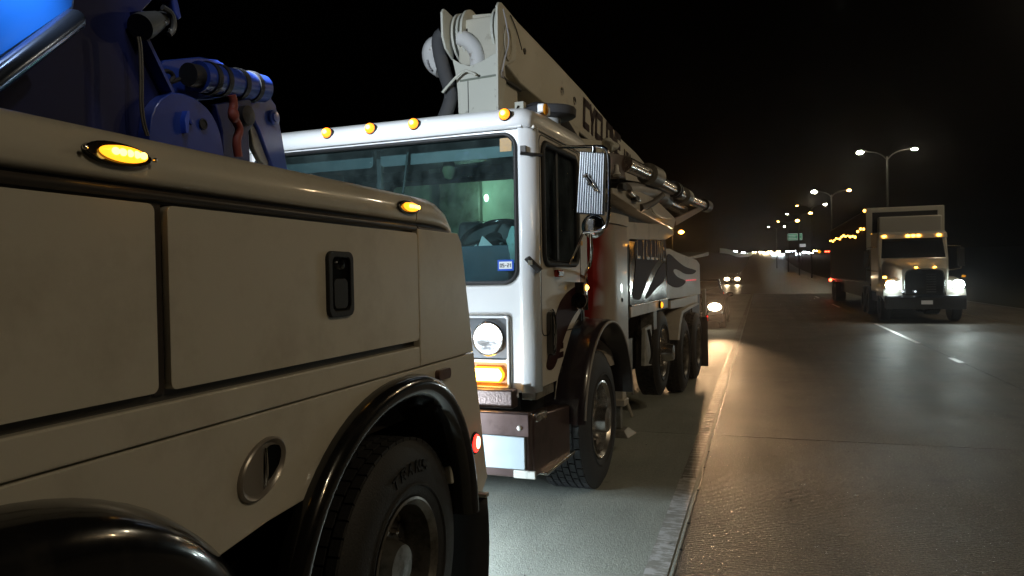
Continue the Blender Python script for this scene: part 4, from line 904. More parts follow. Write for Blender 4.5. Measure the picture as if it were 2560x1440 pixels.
pb(MB().tube(fz, .018, 10), "hydraulic_fitting", DARKST, beam)
pb(MB().box(fz[0] + Vector((-.02, -.03, -.03)), fz[0] + Vector((.02, .03, .03))), "fitting_block", PIPEG, beam, bevel=.004)
pb(MB().box((.50, 1.45, 2.80), (.58, 1.52, 3.16)), "hose_bracket", CREAMW, bevel=.004)
pb(MB().tube(spath([(.54, 1.44, 3.12), (.50, 1.36, 3.0), (.50, 1.36, 2.88), (.56, 1.40, 2.82)]), .008, 6), "bracket_cable", BLACKM)
# boom lettering
c0 = PL(1453, 283, BX)
def BM(u, v, w):                                  # lettering follows the falling beam
    return (w, u, v - (u - 3.86) * .075)
pb(word("CYCLONE", BM, 3.92, 3.44, .18, .27, .085, .08, BX + .004, BX + .0075, slant=.12), "boom_lettering", MAROON, beam, smooth=0)
pb(word("ATA NA-4", lambda u, v, w: (w, u, v - (u - 6.2) * .07), 5.95, 3.27, .10, .15, .075, .05, BX + .004, BX + .0075), "boom_lettering", MAROON, beam, smooth=0)
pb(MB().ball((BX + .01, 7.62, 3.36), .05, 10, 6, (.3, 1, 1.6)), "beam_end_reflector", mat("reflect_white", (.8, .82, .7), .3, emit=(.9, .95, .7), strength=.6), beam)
# second boom section under the first, wrapped beam end
pb(bpoly([(1400, 300), (1470, 352), (1510, 392), (1520, 420), (1470, 400), (1400, 345)], .30, .02), "inner_boom_section", DARKST, bevel=.01)
b0, b1 = PL(1428, 357, .95), PL(1505, 362, .95)
pb(MB().hexa([b0 + Vector((-.3, 0, -.10)), b0 + Vector((.0, 0, -.10)), b1 + Vector((.0, 0, -.12)), b1 + Vector((-.3, 0, -.12)), b0 + Vector((-.3, 0, .05)), b0 + Vector((0, 0, .05)), b1 + Vector((0, 0, .04)), b1 + Vector((-.3, 0, .04))]), "outrigger_beam", CREAM, bevel=.01)
bgm = MB().ball(PL(1523, 364, .95), .082, 22, 16, (.8, 1.3, .8)); bgm.v = [v + noise.noise_vector(v * 12) * .05 for v in bgm.v]; pb(bgm, "wrapped_bag", BAG, smooth=25)
# ---- body behind the cab
pb(MB().loft([[Vector((x, y, z)) for x, y in ((.55, 1.75), (.95, 1.75), (1.10, 1.80), (1.18, 1.92), (1.20, 2.10), (1.20, 2.52), (.55, 2.52))] for z in (.90, 2.14)]), "corner_tank", FLAMEP, smooth=60)
pb(MB().loft([[Vector((x, y, z)) for x, y in ((.55, 1.74), (.95, 1.74), (1.11, 1.79), (1.195, 1.92), (1.215, 2.10), (1.215, 2.53), (.55, 2.53))] for z in (2.143, 2.235)]), "tank_cap", SIDEW, smooth=60)
pb(MB().lathe([(0, .02), (.006, .02), (.006, .012), (.001, .011)], (1.20, 2.28, 1.46), (1, 0, 0), 16), "tank_plug", DARKST)
BS = 1.15
body = pb(bpoly([(1549, 612), (1549, 553), (1665, 562), (1683, 575), (1684, 588), (1664, 600), (1574, 598), (1574, 612)], BS + .03, -1.0), "body_top_panel", SIDEW, bevel=.008)
pb(MB().box((-1.0, 2.56, 1.30), (BS - .05, 4.95, 2.02)), "body_core", BLACKM)
pn = pb(MB().plate([(2.84, 1.385), (4.94, 1.385), (4.94, 2.02), (2.84, 2.02)], [], SX, BS, BS - .03), "flame_panel", PANELG, bevel=.004)
pb(MB().box((BS - .02, 2.54, 1.25), (BS - .005, 2.84, 2.0)), "panel_recess", BLACKM)
pb(MB().plate([(2.82, 1.265), (4.94, 1.265), (4.94, 1.372), (2.82, 1.372)], [], SX, BS + .012, BS - .03), "lower_valance", SIDEW, bevel=.004)
pb(MB().tube([(BS + .012, 2.84, 1.379), (BS + .012, 4.94, 1.379)], .009, 8), "panel_trim", CHROMED, smooth=60)
decal([(1578, 745), (1584, 700), (1590, 655), (1583, 625), (1590, 590), (1606, 582), (1650, 588), (1664, 600), (1664, 640), (1640, 655), (1622, 690), (1606, 735), (1598, 752)], BS, MAROON, "panel_flame_graphic", 2)
decal([(1610, 748), (1630, 705), (1648, 668), (1664, 650), (1664, 700), (1640, 720), (1620, 745)], BS, MAROON, "panel_flame_graphic", 2)
CYL = mat("letter_silver", (.50, .47, .42), .25, .6)
p0 = PL(1588, 648, BS); p1 = PL(1662, 600, BS)
LW = (p1.y - p0.y) / 7
pb(word("CYCLONE", SX, p0.y + .06, p0.z + .02, LW * .62, .26, LW * .38, .030, BS + .0075, BS + .010), "panel_lettering", CYL, smooth=0)
b_ = pb(MB().lathe([(0, .045), (.02, .044), (.024, .038)], (BS + .012, 4.36, 1.325), (1, 0, 0), 20, cap=True), "amber_side_marker", BLACKM)
pb(MB().lathe([(.022, .038), (.034, .032), (.042, .018), (.044, .001)], (BS + .012, 4.36, 1.325), (1, 0, 0), 20), "lens", AMBER, b_)
# rear body with flame
rq = [(PL(a, b, BS).y, PL(a, b, BS).z) for a, b in ((1665, 748), (1665, 622), (1676, 622), (1692, 630), (1742, 650), (1749, 660), (1751, 735), (1700, 745))]
pb(MB().plate(rq, [], SX, BS, BS - .04), "rear_body_panel", SIDEW, bevel=.006)
pb(MB().box((-1.0, 4.97, 1.3), (BS - .042, 8.05, 1.88)), "rear_core", BLACKM)
decal([(1666, 650), (1666, 636), (1674, 634), (1690, 650), (1712, 668), (1736, 674), (1741, 678), (1732, 686), (1712, 686), (1696, 675), (1684, 672), (1682, 680), (1694, 694), (1712, 700), (1714, 706), (1704, 716), (1688, 720), (1672, 712), (1666, 706)], BS, MAROON, "rear_flame_graphic", 2)
for k in range(6):
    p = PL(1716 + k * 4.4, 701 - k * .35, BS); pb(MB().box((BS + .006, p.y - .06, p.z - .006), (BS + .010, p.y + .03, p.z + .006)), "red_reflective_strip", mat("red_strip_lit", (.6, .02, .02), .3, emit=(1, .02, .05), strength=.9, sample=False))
sq = [(PL(a, b, BS + .02).y, PL(a, b, BS + .02).z) for a, b in ((1677, 752), (1744, 736), (1744, 762), (1677, 772))]
pb(MB().plate(sq, [], SX, BS + .02, BS - .02), "rear_valance", SIDEW, bevel=.004)
pb(MB().box((1.0, 4.05, 1.05), (BS, 4.25, 1.265)), "valance_bracket", GREYST, bevel=.004)
# hopper lid and rear rail
h0 = PL(1724, 645, .8); h1 = PL(1772, 633, .8)
pb(MB().hexa([h0 + Vector((-.9, 0, -.03)), h0 + Vector((0, 0, -.03)), h1 + Vector((0, 0, -.05)), h1 + Vector((-.9, 0, -.05)), h0 + Vector((-.9, 0, .02)), h0 + Vector((0, 0, .02)), h1 + Vector((0, 0, .03)), h1 + Vector((-.9, 0, .03))]), "hopper_chute", GREYST, bevel=.01)
pb(MB().box((-.95, 8.1, .75), (1.02, 9.1, 1.75)), "hopper", DARKST, bevel=.03)
# lift axle wheel, tandem wheels
wheel(pump, 1.13, 4.80, .72, .53, .28, .285, RIMB, deep=.05, hub=.17, rows=4, nb=40)
wheel(pump, 1.17, 6.35, .53, .53, .28, .285, RIMD, deep=.13, hub=.06, rows=4, nb=40)
wheel(pump, 1.17, 7.72, .53, .53, .28, .285, RIMD, deep=.13, hub=.06, rows=4, nb=40)
for y in (6.35, 7.72): wheel(pump, -1.12, y, .53, .53, .28, .285, RIMD, deep=.13, rows=3, nb=30, nuts=0, sgn=-1)
fa = [(PL(a, b, 1.22).y, PL(a, b, 1.22).z) for a, b in ((1694, 850), (1698, 810), (1704, 778), (1722, 766), (1744, 756), (1748, 760), (1726, 772), (1708, 783), (1702, 812), (1698, 850))]
pb(MB().plate(fa, [], SX, 1.225, 1.0), "tandem_fender", SIDEW, bevel=.004)
pb(MB().box((.5, 5.2, .95), (1.0, 8.2, 1.28)), "tandem_well", BLACKM)
pb(MB().box((-1.2, 8.35, .12), (1.24, 8.37, .95)), "rear_flap_blocker", BLACKM)  # mud flap widened across the chassis to block car headlight beneath
pb(MB().box((1.15, 8.40, .30), (1.20, 8.46, 1.42)), "rear_post", SIDEW, bevel=.006)
rm = pb(MB().box((1.20, 8.39, .86), (1.225, 8.47, .98)), "red_rear_marker", REDD); pb(MB().box((1.226, 8.40, .88), (1.23, 8.46, .96)), "lens", REDL, rm)
# equipment between the axles
pb(MB().plate([(3.55, .70), (3.95, .66), (3.98, 1.12), (3.62, 1.10)], [], SX, 1.14, 1.10), "control_panel", mat("panel_white", (.5, .5, .47), .4, dirt=(.1, .1, .1), dscale=8), bevel=.004)
pb(MB().tube(spath([(1.16, 3.70, 1.08), (1.18, 3.74, .92), (1.18, 3.80, .78), (1.16, 3.76, .70)]), .018, 8), "air_hose", BLACKM)
pb(MB().plate(rrect(2.72, .72, 3.0, 1.05, .01), [], SX, 1.13, 1.09), "tool_box_face", GREYST, bevel=.004)
pb(MB().lathe([(-.2, .001), (-.2, .15), (.18, .15), (.21, .12), (.22, .001)], (.85, 3.15, .60), (1, 0, 0), 28), "air_tank", CHROMED, smooth=40)
pb(MB().tube([(.75, 2.75, .95), (.75, 3.6, .95)], .12, 18), "hydraulic_tank", BLACKM)
pb(MB().box((1.02, 2.42, .50), (1.16, 2.56, .98)), "outrigger_leg", SIDEW, bevel=.006)
pb(MB().box((1.0, 2.40, .46), (1.18, 2.58, .52)), "outrigger_collar", SIDEW, bevel=.006)
pb(MB().box((1.05, 2.45, .24), (1.13, 2.53, .47)), "outrigger_ram", GREYST, bevel=.004)
pb(MB().hexa([(.98, 2.36, .17), (1.22, 2.36, .17), (1.24, 2.64, .17), (.98, 2.64, .17), (1.02, 2.40, .235), (1.17, 2.40, .235), (1.17, 2.58, .235), (1.02, 2.58, .235)]), "outrigger_foot", GREYST, bevel=.006)
pb(MB().tube([(1.10, 2.75, .50), (1.14, 2.88, .28)], .018, 8), "stay_rod", SIDEW)
# ---- upper works: chrome telescopic rams, pipe, rails
TX = .95
def tpipe(a, b, r, name, m, seg=20): return pb(MB().tube([PL(*a, TX), PL(*b, TX)], r, seg), name, m, smooth=40)
tpipe((1562, 408), (1630, 440), .085, "ram_barrel", CHROMED)
tpipe((1618, 434), (1640, 444), .135, "ram_collar", GREYST)
tpipe((1640, 452), (1690, 478), .085, "ram_stage", CHROMED)
for t in (1682, 1687): tpipe((t, 472 + (t - 1682) * .5), (t + 3, 473.5 + (t - 1682) * .5), .12, "ram_clamp", BLACKM)
tpipe((1690, 480), (1712, 493), .085, "ram_stage", CHROMED)
tpipe((1706, 488), (1716, 494), .13, "ram_collar", GREYST)
tpipe((1714, 494), (1762, 515), .085, "ram_stage", CHROMED)
tpipe((1758, 512), (1768, 516), .12, "ram_end", DARKST)
TX = .75
tpipe((1662, 500), (1706, 524), .10, "second_ram", CHROMED)
tpipe((1645, 492), (1664, 502), .12, "second_ram_collar", GREYST)
pp_ = [PL(a, b, .85) for a, b in ((1560, 478), (1585, 476), (1615, 480), (1645, 488), (1658, 492))]
pb(MB().tube(spath(pp_), .10, 18, radii=None), "grey_delivery_pipe", PIPEG, smooth=60)
hz = [PL(a, b, .95) for a, b in ((1600, 520), (1625, 512), (1642, 500), (1655, 488))]
pb(MB().tube(spath(hz), .045, 12), "rubber_hose", mat("hose_brown", (.08, .07, .06), .6), smooth=60)
pb(bpoly([(1532, 470), (1600, 480), (1640, 498), (1690, 548), (1684, 572), (1600, 530), (1532, 484)], .95, .3), "upper_cradle", SIDEW, bevel=.008)
pb(bpoly([(1524, 380), (1560, 388), (1564, 446), (1530, 440), (1524, 430)], .95, .5), "turret_box", RUST if False else mat("turret_brown", (.09, .055, .045), .5, mottle=.3), bevel=.01)
pb(bpoly([(1544, 446), (1600, 455), (1630, 468), (1630, 474), (1590, 468), (1544, 456)], .80, .4), "cradle_rail", DARKST, bevel=.006)
pb(bpoly([(1560, 420), (1600, 432), (1645, 462), (1660, 500), (1630, 472), (1565, 450)], .60, .3), "turret_arm", SIDEW, bevel=.006)
p = PL(1541, 427, .99); pb(MB().lathe([(0, .03), (.02, .05), (.05, .03), (.12, .022), (.13, .001)], p - Vector((0, 0, .06)), (0, 0, 1), 14), "grease_fitting", PIPEW)
s0, s1 = PL(1682, 556, .9), PL(1756, 516, .9)
pb(MB().hexa([s0 + Vector((0, 0, -.05)), s0 + Vector((.05, 0, -.05)), s1 + Vector((.05, 0, -.05)), s1 + Vector((0, 0, -.05)), s0 + Vector((0, 0, .06)), s0 + Vector((.05, 0, .06)), s1 + Vector((.05, 0, .03)), s1 + Vector((0, 0, .03))]), "boom_rest_strut", mat("strut_pinkish", (.32, .24, .22), .45), bevel=.006)
pb(MB().tube(spath([PL(a, b, .98) for a, b in ((1628, 520), (1636, 535), (1660, 546), (1678, 545))]), .012, 8), "hand_rail", SIDEW, smooth=60)
pb(MB().tube([PL(1572, 480, .98), PL(1596, 500, .98)], .03, 10), "cradle_ram", CHROMED, smooth=60)
for a, b in ((1556, 468), (1588, 496)): pb(MB().box(PL(a, b, .98) + Vector((-.03, -.1, -.03)), PL(a, b, .98) + Vector((.03, .1, .03))), "cradle_bolt", BLACKM, bevel=.006)
pb(MB().box((-.6, 3.0, 2.2), (.75, 7.2, 2.5)), "machinery_deck", DARKST, bevel=.03)
pb(MB().box((-.1, 2.2, 2.3), (.5, 3.4, 3.3)), "turret", CREAM, bevel=.03)

# ------------------------------------------------------------------ semi truck in the second lane
SO = Vector((4.86, 26.0, 0))
semi = tag(empty("semi_truck", SO, R_(0.0)), "pale semi truck with bright headlights pulling a box trailer in the far lane", "semi truck")
def sb(mb, name, m, parent=None, **k): return mb.build(name, m, parent or semi, **k)
hoodp = lambda y, hw, zb, zt, r: [Vector((x, y, z)) for x, z in ((-hw, zb), (-hw, zt - r), (-hw + r * .3, zt - r * .3), (-hw + r, zt), (hw - r, zt), (hw - r * .3, zt - r * .3), (hw, zt - r), (hw, zb))]
sb(MB().loft([hoodp(0, .62, .95, 1.70, .10), hoodp(.15, .70, .95, 1.78, .12), hoodp(.9, .86, .95, 1.93, .16), hoodp(1.8, .95, .95, 2.03, .18)]), "hood", SEMIW, smooth=50)
for s in (-1, 1):
    sb(MB().loft([[Vector((s * x, y, z)) for x, z in ((.60, .62), (1.05, .60), (1.16, .85), (1.14, 1.10 + dz), (1.0, 1.34 + dz), (.62, 1.40 + dz))] for y, dz in ((.05, -.06), (.25, .02), (.8, .08), (1.5, .05))]), "front_fender", SEMIW, smooth=50)
    hl = sb(MB().box((s * .94 - .17, .0, 1.05), (s * .94 + .17, .08, 1.32)), "headlamp", CHROME, bevel=.03)
    sb(MB().lathe([(0, .15), (.02, .145), (.035, .09), (.04, .001)], (s * .93, -.005, 1.18), (0, -1, 0), 24, sy=1.15), "lens", HEADS, hl)
    sb(MB().box((s * 1.10 - .05, .05, 1.40), (s * 1.10 + .05, .14, 1.47)), "turn_lamp", ORNF if s < 0 else AMBERD)
    fw = sb(MB().lathe([(-.28, .2), (-.28, .48), (-.24, .52), (-.04, .52), (0, .48), (0, .29), (-.05, .27), (-.08, .001)], (s * 1.15, .95, .52), (s, 0, 0), 36), "front_wheel", RUBBER, smooth=40)
    mi = sb(MB().box((s * 1.42 - .10, 1.75, 1.75), (s * 1.42 + .10, 1.85, 2.35)), "door_mirror", BLACKM, bevel=.02)
    sb(MB().tube([(s * 1.05, 1.95, 2.45), (s * 1.42, 1.8, 2.42), (s * 1.42, 1.8, 1.68), (s * 1.05, 1.95, 1.62)], .018, 8), "mirror_arm", CHROMED, mi)
gri = sb(MB().plate([(-.52, .88), (.52, .88), (.54, 1.52), (.44, 1.66), (-.44, 1.66), (-.54, 1.52)], [], SY, -.02, .02), "grille", BLACKG, bevel=.02)
for k in range(8): sb(MB().box((.05, -.035, .95 + k * .078), (.32, -.021, .978 + k * .078)), "grille_bar", CHROME, gri)
sb(MB().tube(spath([(-.54, -.02, .9), (-.56, -.02, 1.5), (-.44, -.02, 1.68), (.44, -.02, 1.68), (.56, -.02, 1.5), (.54, -.02, .9)]), .018, 8), "grille_surround", CHROME, gri, smooth=60)
for x in (-.22, .30): sb(MB().ball((x, .03, 1.735), .03, 10, 6, (1.6, .8, .8)), "hood_marker_lamp", ORNF)
sb(MB().loft([[Vector((x, y, z)) for y, z in ((-.12, .42), (-.16, .55), (-.16, .78), (-.1, .86), (.1, .86), (.1, .42))] for x in (-1.12, 1.12)]), "bumper", BLACKG, bevel=.02)
sb(MB().box((-.12, -.175, .58), (.20, -.162, .70)), "licence_plate", mat("semi_plate", (.6, .6, .58), .5, emit=(.6, .6, .55), strength=.12, sample=False))
for x in (-.62, -.28): sb(MB().ball((x, -.17, .98), .03, 8, 6), "fog_lamp", mat("fog_lamp_dim", (.8, .8, .8), .3, emit=(.8, .9, 1), strength=1.5, sample=False))
cabp = [(1.75, .9), (1.75, 2.03), (2.0, 2.80), (2.2, 2.95), (3.6, 3.0), (3.6, .9)]
sb(MB().plate([(y, z) for y, z in cabp], [], SX, -1.05, 1.05), "cab", SEMIW, bevel=.06, seg=3)
sb(MB().hexa([(-.96, 1.735, 2.06), (.96, 1.735, 2.06), (.96, 1.765, 2.06), (-.96, 1.765, 2.06), (-.90, 1.955, 2.74), (.90, 1.955, 2.74), (.90, 1.985, 2.74), (-.90, 1.985, 2.74)]), "windscreen", DGLASS)
sb(MB().box((-.015, 1.72, 2.06), (.015, 1.75, 2.10)), "windscreen_post", BLACKM)
vis = sb(MB().hexa([(-1.04, 1.80, 2.70), (1.04, 1.80, 2.70), (1.04, 2.1, 2.80), (-1.04, 2.1, 2.80), (-1.02, 1.84, 2.88), (1.02, 1.84, 2.88), (1.02, 2.1, 2.96), (-1.02, 2.1, 2.96)]), "sun_visor", SEMIW, bevel=.03)
for x in (-.86, -.14, .02, .18, .78):
    l_ = sb(MB().ball((x, 1.80, 2.80), .045, 12, 8, (1.5, .8, .9)), "roof_marker_lamp", ORNF)
# trailer with refrigeration unit
TXO, TY0, TY1 = .36, 5.4, 21.0
tr = sb(MB().box((TXO - 1.28, TY0, 1.15), (TXO + 1.28, TY1, 4.02)), "trailer_box", SEMIW, bevel=.04)
for k in range(60):
    y = TY0 + .2 + k * .26
    pass
sb(MB().plate([(TY0 + .02, 1.2), (TY1, 1.2), (TY1, 3.98), (TY0 + .02, 3.98)], [], SX, TXO - 1.295, TXO - 1.283), "trailer_side", TRAILS, tr)
rl_ = None
for k in range(58):
    if rl_ is None: rl_ = sb(MB().box((TXO - 1.31, 0, 1.25), (TXO - 1.296, .12, 3.93)), "side_rib", TRAILS, tr, bevel=.006); ob = rl_
    else:
        ob = rl_.copy(); col.objects.link(ob); ob.parent = tr
    ob.location = (0, TY0 + .25 + k * .265, 0)
sb(MB().box((TXO - 1.33, TY0 - .03, 1.2), (TXO - 1.12, TY0 - .002, 4.04)), "corner_post", SEMIW, tr, bevel=.02); sb(MB().box((TXO + 1.12, TY0 - .03, 1.2), (TXO + 1.33, TY0 - .002, 4.04)), "corner_post", SEMIW, tr, bevel=.02)
sb(MB().box((TXO - 1.30, TY0 - .02, 3.88), (TXO + 1.30, TY0 - .005, 4.05)), "top_rail", SEMIW, tr, bevel=.02)
sb(MB().box((TXO - 1.11, TY0 - .012, 2.5), (TXO + 1.11, TY0 - .004, 3.87)), "bulkhead", BLACKM, tr)
sb(MB().box((TXO - .95, TY0 - .55, 2.75), (TXO + 1.15, TY0 - .02, 3.66)), "refrigeration_unit", SEMIW, tr, bevel=.05, seg=3)
sb(MB().box((TXO - .6, TY0 - .02, 3.70), (TXO + .75, TY0 - .015, 3.84)), "dark_grille_slot", BLACKM, tr)
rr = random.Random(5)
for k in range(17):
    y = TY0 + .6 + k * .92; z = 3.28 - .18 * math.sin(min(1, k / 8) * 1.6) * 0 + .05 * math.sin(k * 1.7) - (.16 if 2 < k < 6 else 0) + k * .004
    sb(MB().ball((TXO - 1.34, y, z), rr.uniform(.035, .06), 8, 6, (1, 1.7, .9)), "amber_reflection_dot", ORNF, tr)  # glowing dots stand in for amber reflections along the trailer side
sb(MB().ball((TXO - 1.33, TY0 + .35, 3.98), .06, 10, 6), "top_marker_lamp", ORNF, tr)
sb(MB().ball((TXO - 1.34, TY1 - .3, 1.12), .09, 10, 6), "red_side_lamp", TAILF, tr)
sb(MB().box((TXO - 1.1, TY0 + .8, .55), (TXO + 1.1, TY1, 1.14)), "underframe", BLACKM, tr)
sb(MB().box((-.9, .3, .55), (.9, 6.5, .94)), "tractor_frame", BLACKM)
for y in (5.0, 6.3, TY1 - 3.2, TY1 - 1.9):
    for s in (-1, 1):
        sb(MB().lathe([(-.5, .2), (-.5, .48), (-.46, .52), (-.04, .52), (0, .48), (0, .28), (-.12, .25), (-.14, .001)], (.2 + s * 1.2, y, .52), (s, 0, 0), 28), "rear_wheel", RUBBER, smooth=40)
for s in (-1, 1):
    light("semi_beam", 'SPOT', (s * .93, -.12, 1.18), 250, (.84, 1.0, .96), semi, (s * .93 - .8 , -22, 0.0), .10, 36, 1.0)

# ------------------------------------------------------------------ cars
def make_car(paint, loc, label, head, group=None, rz=0., detail=True, hr=.11):
    c = tag(empty("car", loc, rz), label, "car", group)
    W = .88
    def sec(y, zb, zt, w0, w1, zw): return [Vector((x, y, z)) for x, z in ((-w0, zb), (-W * w0 / .88 if False else -w0 - .02, (zb + zw) / 2), (-w0, zw), (-w1, zt), (w1, zt), (w0, zw), (w0 + .02, (zb + zw) / 2), (w0, zb))]
    MB().loft([sec(0, .25, .62, .70, .62, .58), sec(.12, .2, .72, .82, .70, .66), sec(.6, .2, .86, .87, .76, .78), sec(1.25, .2, .96, .89, .80, .90), sec(3.9, .2, .98, .89, .80, .92), sec(4.45, .25, .95, .84, .74, .88), sec(4.6, .35, .86, .76, .68, .8)]).build("body", paint, c, smooth=50)
    MB().loft([[Vector((x, y, z)) for x, y, z in ((-w0, yb, .94), (-w1, yt, zt), (w1, yt, zt), (w0, yb, .94))] for w0, w1, yb, yt, zt in ((.76, .60, 1.15, 1.95, 1.42), (.80, .62, 1.9, 2.2, 1.46), (.80, .62, 3.2, 3.0, 1.45), (.74, .58, 4.15, 3.5, 1.38))], False, False).build("cabin_glass", DGLASS, c, smooth=40)
    MB().loft([[Vector((x, y, z)) for x in (-w, w)] for y, z, w in ((1.93, 1.425, .60), (2.2, 1.47, .62), (3.0, 1.46, .62), (3.5, 1.385, .58))], False, False).build("roof", paint, c, smooth=40)
    MB().box((-.45, -.01, .30), (.45, .03, .50)).build("grille", BLACKM, c, bevel=.03)
    for s in (-1, 1):
        h = MB().box((s * .62 - .17, -.005, .60), (s * .62 + .17, .20, .74)).build("headlamp", CHROME, c, bevel=.03)
        MB().lathe([(0, hr), (.03, hr * .9), (.05, hr * .5), (.055, .001)], (s * .62, -.01, .67), (0, -1, 0), 20, sy=1.3, sz=.8).build("lens", head, h)
        if detail:
            MB().ball((s * 1.0, 1.55, 1.0), .10, 12, 8, (1.1, .6, .75)).build("door_mirror", paint, c)
            for y in (.85, 3.6): MB().lathe([(-.2, .1), (-.2, .30), (-.17, .325), (-.03, .325), (0, .30), (0, .21), (-.03, .2), (-.04, .001)], (s * .9, y, .325), (s, 0, 0), 24).build("wheel", RUBBER, c, smooth=40)
    return c
car1 = make_car(CARP, (-1.9, 22.6, 0), "dark car on the shoulder close behind the pump truck, one headlight glaring", mat("near_car_headlamp_lit", (1, 1, 1), .3, emit=(1, .84, .58), strength=14), "cars with headlights on the highway", hr=.15)
for s in (-1, 1): light("car_beam", 'SPOT', (s * .62, -.12, .67), 1700, (1, .62, .32), car1, (s * .62 + 2.2, -24, .55), .08, 25, .9)
car2 = make_car(CARG, (-3.3, 96, .12), "second car farther back on the shoulder with two warm headlights", HEADF, "cars with headlights on the highway", hr=.24)
for s in (-1, 1): light("car_beam", 'SPOT', (s * .62, -.12, .67), 260, (1, .72, .42), car2, (s * .62, -20, .1), .08, 60, 1.0)
far = [(1915, HEADF, .55, "warm-lit"), (1936, HEADFW, .6, "brightest white-lit"), (1953, HEADFW, .55, "white-lit"), (1872, HEADFW, .5, "leftmost white-lit"), (1838, HEADFW, .38, "dim"), (1995, HEADFW, .3, "bluish"), (2012, HEADFW, .4, "white"), (2026, HEADFW, .38, "white")]
lab = ["distant car with warm headlights, left of the two bright white pairs", "distant car with brightest white headlights in the middle of the far traffic", "distant car with white headlights just right of the brightest pair", "distant car with white headlights at the end of the pale ramp barrier",
       "faint distant car above the pale curving ramp barrier", "faint distant car left of the white sign's right edge", "faint distant car below the small white sign", "faint distant car beside the orange diamond sign"]
for i, (px, hm, hr, _) in enumerate(far):
    Y = 395 - (i % 3) * 12; p = ony(px, 632, Y); z = rz_(Y)
    make_car(CARG, (p.x, Y, z + (1.6 if i == 4 else 0)), lab[i], hm, "far oncoming cars", detail=False, hr=hr)
for px, hm, hr, lb in ((1903, HEADF, .42, "far car with dim warm headlights at the left edge of the bright traffic"), (1924, HEADF, .5, "far car with warm headlights touching the brightest white pair"), (1970, HEADFW, .3, "far car with small bluish headlights under the green sign"), (1858, HEADFW, .3, "far car with small white headlights over the ramp barrier's low end"), (1886, HEADF, .28, "far car with tiny warm headlights right of the ramp barrier"), (1946, HEADF, .35, "far car with small warm headlights between the white pairs"), (1984, HEADFW, .26, "far car with tiny bluish headlights below the green sign's right end"), (2038, HEADF, .3, "far car with small warm headlights just left of the orange diamond sign")):
    p = ony(px, 630, 410); make_car(CARG, (p.x, 410, rz_(410)), lb, hm, "far oncoming cars", detail=False, hr=hr)
# one far car showing tail lights
p = ony(2068, 630, 395); c = make_car(CARG, (p.x, 395, rz_(395)), "far car showing red tail lights at the right of the traffic", TAILF, "far oncoming cars", detail=False, hr=.4)

# ------------------------------------------------------------------ street lamps along the median
def lamp_post(x, y, h, mats, powers, label, dim=(1, 1)):
    z0 = rz_(y) - .35
    L = tag(empty("street_lamp", (x, y, z0)), label, "street lamp", "street lamps along the median")
    MB().tube([(0, 0, 0), (0, 0, h * .5), (0, 0, h - .6)], .1, 12, radii=[.13, .10, .075]).build("pole", GALV, L, smooth=60)
    MB().box((-.25, -.25, 0), (.25, .25, .35)).build("base", BARR, L, bevel=.03)
    for s, m, pw, dm in ((-1, mats[0], powers[0], dim[0]), (1, mats[1], powers[1], dim[1])):
        MB().tube(spath([(0, 0, h - .9), (s * .6, 0, h - .25), (s * 1.9, 0, h - .03)]), .045, 10).build("arm", GALV, L, smooth=60)
        hd = MB().hexa([(s * 1.75, -.16, h - .10), (s * 2.45, -.16, h - .10), (s * 2.45, .16, h - .10), (s * 1.75, .16, h - .10), (s * 1.75, -.12, h + .08), (s * 2.4, -.08, h + .05), (s * 2.4, .08, h + .05), (s * 1.75, .12, h + .08)]).build("lamp_head", HOUS, L, bevel=.02)
        MB().ball((s * 2.12, 0, h - .11), .15 * dm, 14, 8, (1.3, .9, .75)).build("lens", m, hd)
        if pw: light("street_light", 'POINT', (s * 2.12, 0, h - .45), pw, (1.0, .74, .42) if m is SODIUM else (1.0, .84, .58), L, None, .18)
    return L
rows = [(71, 10.5, 12.35, (LEDW, LEDW), (190, 190), "tall street lamp with two bright white heads, nearest of the visible row", (1.5, 1.25)),
        (106, 9.05, 12.35, (LEDW, SODIUM), (150, 150), "street lamp with one white head and one orange head, second visible in the row", (1.9, 1.4)),
        (130, 8.0, 12.35, (SODIUM, LEDW), (0, 0), "street lamp with a dim orange head left and white head right, third in the row", (.9, 1.4)),
        (153, 7.2, 12.35, (LEDW, SODIUM), (0, 0), "street lamp with small white head left and orange head right, fourth in the row", (1.0, 1.8)),
        (185, 6.3, 12.35, (SODIUM, SODIUM), (0, 0), "street lamp with orange heads above the green sign, fifth in the row", (1.2, 2.4)),
        (225, 4.6, 12.35, (LEDW, LEDW), (0, 0), "small white street lamp left of the green sign, sixth in the row", (1.5, 1.0)),
        (31, 13.6, 12.35, (LEDW, SODIUM), (500, 500), "street lamp of the median row standing beside the semi truck, out of frame", (1, 1)),
        (1, 13.4, 12.35, (LEDW, SODIUM), (760, 760), "street lamp of the median row standing level with the camera, out of frame", (1, 1))]
for y, x, h, ms, pw, lb, dm in rows: lamp_post(x, y, h, ms, pw, lb, dm)
# single sodium lamp on the left verge
p = ony(1703, 580, 136)
L = tag(empty("street_lamp", (p.x - 1.6, 136, rz_(136) - .2)), "single orange street lamp low on the left above the car", "street lamp")
h = p.z - (rz_(136) - .2)
MB().tube([(0, 0, 0), (0, 0, h - .3)], .09, 10, radii=[.12, .07]).build("pole", GALV, L, smooth=60)
MB().tube(spath([(0, 0, h - .5), (.4, 0, h + .1), (1.3, 0, h + .15)]), .04, 8).build("arm", GALV, L, smooth=60)
hd = MB().box((1.2, -.2, h + .06), (2.0, .2, h + .24)).build("lamp_head", HOUS, L, bevel=.04); MB().ball((1.6, 0, h), .42, 14, 8, (1.2, 1, .75)).build("lens", mat("sodium_lamp_low", (1, .5, .1), .3, emit=(1, .38, .05), strength=30, sample=False), hd)
light("sodium_glow", 'POINT', (1.6, 0, h - .5), 600, (1, .5, .15), L, None, .2)
